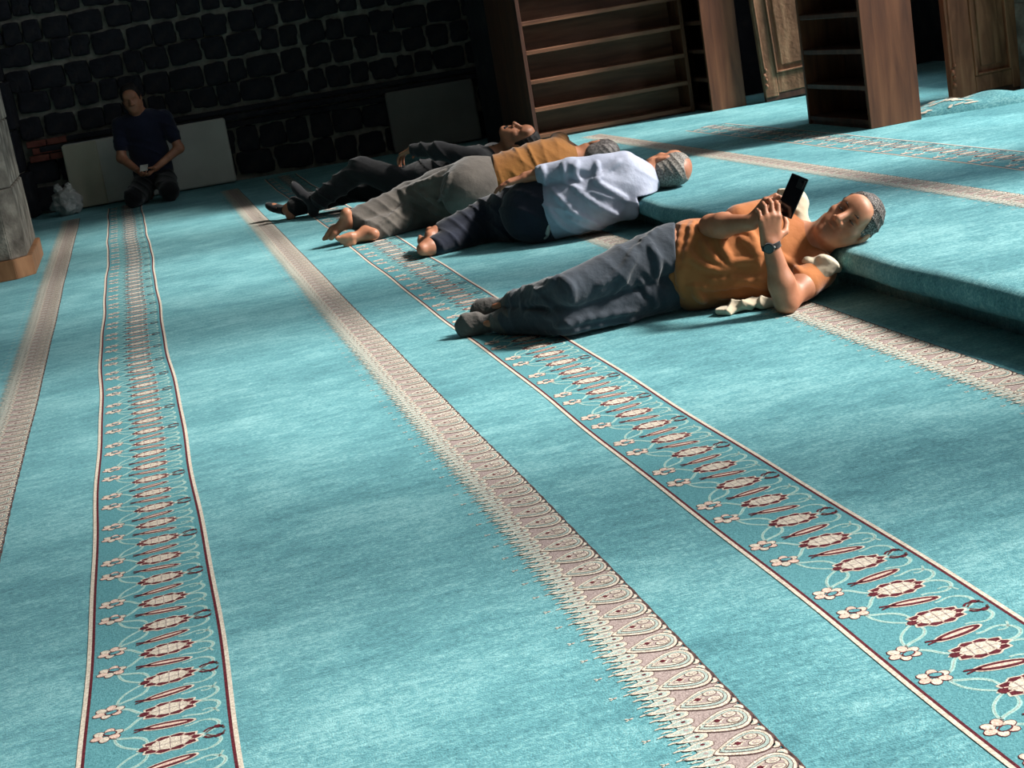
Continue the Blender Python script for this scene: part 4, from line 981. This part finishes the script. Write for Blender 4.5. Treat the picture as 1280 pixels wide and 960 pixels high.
old_door('panelled_door', 'red-brown panelled wooden door leaf with carved edge beside the grey pilaster', (4.92, 8.72, PZ), math.radians(2), .60, 1.9, M_OLDWOOD2, math.radians(-1), .17, .10)
pil = structure(empty('wall_right_pilaster', (0, 0, 0)), 'grey stone pilaster beside the panelled door')
z = PZ
for i in range(4):
    obj('ashlar_block', box_mesh('ashlar_block', (5.40, 8.52, z), (5.50, 9.1, z + .55), .004, 1), M_PIER, pil); z += .551
# dark blue cloth hanging behind the bookcase
cv, cf = [], []
for j in range(2):
    for i in range(25):
        t = i / 24; cv.append((t * .42, .022 * math.sin(t * 22) + .01 * math.sin(t * 9), .02 if j == 0 else 1.9))
for i in range(24): cf.append((i, i + 1, 26 + i, 25 + i))
cm = mesh_py('curtain', cv, cf, True); co = obj('curtain', cm, M_NAVYCLOTH, None, (4.56, 9.35, PZ), (0, 0, math.radians(-12)))
sm_ = co.modifiers.new('thickness', 'SOLIDIFY'); sm_.thickness = .012
tag(co, 'dark blue cloth hanging between the bookcase and the panelled door', 'curtain')

# ---- bunched rug at the foot of the panelled door
NU, NV = 40, 22
rv, rf = [], []
for j in range(NV + 1):
    for i in range(NU + 1):
        u, v = i / NU * 2 - 1, j / NV * 2 - 1
        e = max(0, 1 - abs(u) ** 2.6) * max(0, 1 - abs(v) ** 2.2)
        hgt = .075 * e ** .55 + .012 * math.sin(u * 9 + v * 2) * e
        outl = math.sqrt(max(0, 1 - .75 * u * u))
        rv.append((u * .44, v * .15 * outl, hgt))
for j in range(NV):
    for i in range(NU):
        a = j * (NU + 1) + i; rf.append((a, a + 1, a + NU + 2, a + NU + 1))
rm = mesh_py('rug', rv, rf, True)
rug = empty('bunched_rug', (4.93, 8.43, PZ), math.radians(-16)); tag(rug, 'bunched teal rug with a cream floral patch at the foot of the panelled door', 'rug')
ro = obj('rug_field', rm, M_CARPET, rug)
mo = Motif(); rr = random.Random(5)
for k in range(46):
    u, v = rr.uniform(-.92, -.12), rr.uniform(-.85, .85)
    mo.ell((u, v), rr.uniform(.02, .05), rr.uniform(.05, .12), 0, 0, rr.uniform(0, 3), 7)
def rug_h(u, v):
    e = max(0, 1 - abs(u) ** 2.6) * max(0, 1 - abs(v) ** 2.2); return .075 * e ** .55 + .012 * math.sin(u * 9 + v * 2) * e
pm_ = mesh_py('floral_patch', [(u * .44, v * .15 * math.sqrt(max(0, 1 - .75 * u * u)), rug_h(u, v) + .004) for u, v, _ in mo.v], mo.f); obj('floral_patch', pm_, M_CREAM, rug)

# ---- white boards leaning on the back wall
M_BOARD_SHADED = noisy_mat('off_white_board_shaded', [(.3, srgb(104, 102, 98)), (.7, srgb(126, 124, 118))], scale=2, rough=.7, bump=.05)  # off-white board in a darker tone, shade put into the colour
def board(label, x0, x1, hgt, off, extra):
    d = empty('leaning_board', WB + Matrix.Rotation(WA, 4, 'Z') @ Vector((x0, off, .012)), WA); tag(d, label, 'board')
    d.rotation_euler = (math.radians(-4), 0, WA)
    w = x1 - x0
    obj('face_board', box_mesh('face_board', (0, 0, 0), (w, .05, hgt), .022, 3), M_WHITEBOARD if extra else M_BOARD_SHADED, d)
    if extra: obj('side_board', box_mesh('side_board', (.0, -.03, 0), (.32, -.002, hgt - .012), .012, 3), M_CREAMBOARD, d)
    return d
M_CREAMBOARD = noisy_mat('cream_board', [(.3, srgb(176, 168, 148)), (.7, srgb(206, 198, 178))], scale=2, rough=.7, bump=.05)
board('long off-white board leaning on the basalt wall behind the seated man', -.735, .79, .60, -.17, True)
board('short off-white board with shade put into its colour, leaning on the basalt wall beside the wide bookcase', 2.30, 3.14, .575, -.17, False)

# ---- grey bag on the floor by the pilaster
def blob(name, c, r, mat, parent, amp=.12, seed=1, n=3, sq=(1, 1, 1)):
    bm = bmesh.new(); bmesh.ops.create_icosphere(bm, subdivisions=n, radius=1)
    from mathutils import noise
    for v in bm.verts:
        p = v.co.copy(); k = 1 + amp * noise.noise(p * 2.1 + Vector((seed, 0, 0))) + amp * .6 * noise.noise(p * 5 + Vector((0, seed, 0)))
        v.co = Vector((c[0] + p.x * k * r * sq[0], c[1] + p.y * k * r * sq[1], max(c[2] + p.z * k * r * sq[2], .002)))
    m = bpy.data.meshes.new(name); bm.to_mesh(m); bm.free(); m.polygons.foreach_set('use_smooth', [True] * len(m.polygons)); return obj(name, m, mat, parent)
bag = empty('plastic_bag', (-.70, 14.58, 0)); tag(bag, 'grey knotted plastic bag on the carpet beside the pilaster', 'bag')
blob('bag_body', (0, 0, .115), .135, M_BAGGREY, bag, .3, 3, 4, (1, .9, .9))
blob('handle_ear', (-.045, 0, .245), .045, M_BAGGREY, bag, .4, 8, 3, (.8, .6, 1.1)); blob('handle_ear', (.05, 0, .24), .042, M_BAGGREY, bag, .4, 5, 3, (.8, .6, 1.1))

# ---- stone pier with a boarded base at the left
def prism(name, pts, z0, z1, mat, parent, bev=0):
    bm = bmesh.new(); lo = [bm.verts.new((x, y, z0)) for x, y in pts]; hi = [bm.verts.new((x, y, z1)) for x, y in pts]
    n = len(pts); bm.faces.new(lo[::-1]); bm.faces.new(hi)
    for i in range(n): bm.faces.new((lo[i], lo[(i + 1) % n], hi[(i + 1) % n], hi[i]))
    if bev: bmesh.ops.bevel(bm, geom=list(bm.edges), offset=bev, segments=2, affect='EDGES')
    m = bpy.data.meshes.new(name); bm.to_mesh(m); bm.free(); return obj(name, m, mat, parent)
pier = structure(empty('wall_left_pier', (0, 0, 0)), 'weathered stone pier with chamfered corner and boarded base')
foot = [(-2, 10.50), (-.915, 10.50), (-.80, 10.615), (-.80, 11.7), (-2, 11.7)]
def inset(pts, d): return [(-2, 10.5 + d), (-.915 - d * .41, 10.5 + d), (-.80 - d, 10.615 + d * .41), (-.80 - d, 11.7), (-2, 11.7)]
prism('base_board', foot, 0, .13, M_BASEWOOD, pier, .004)
z = .13
for i, hb in enumerate((.46, .42, .5, .44, .5, 5.5)):
    prism('ashlar_block', inset(foot, .028 + .006 * (i % 2)), z, z + hb - .006, M_PIER, pier, .006); z += hb
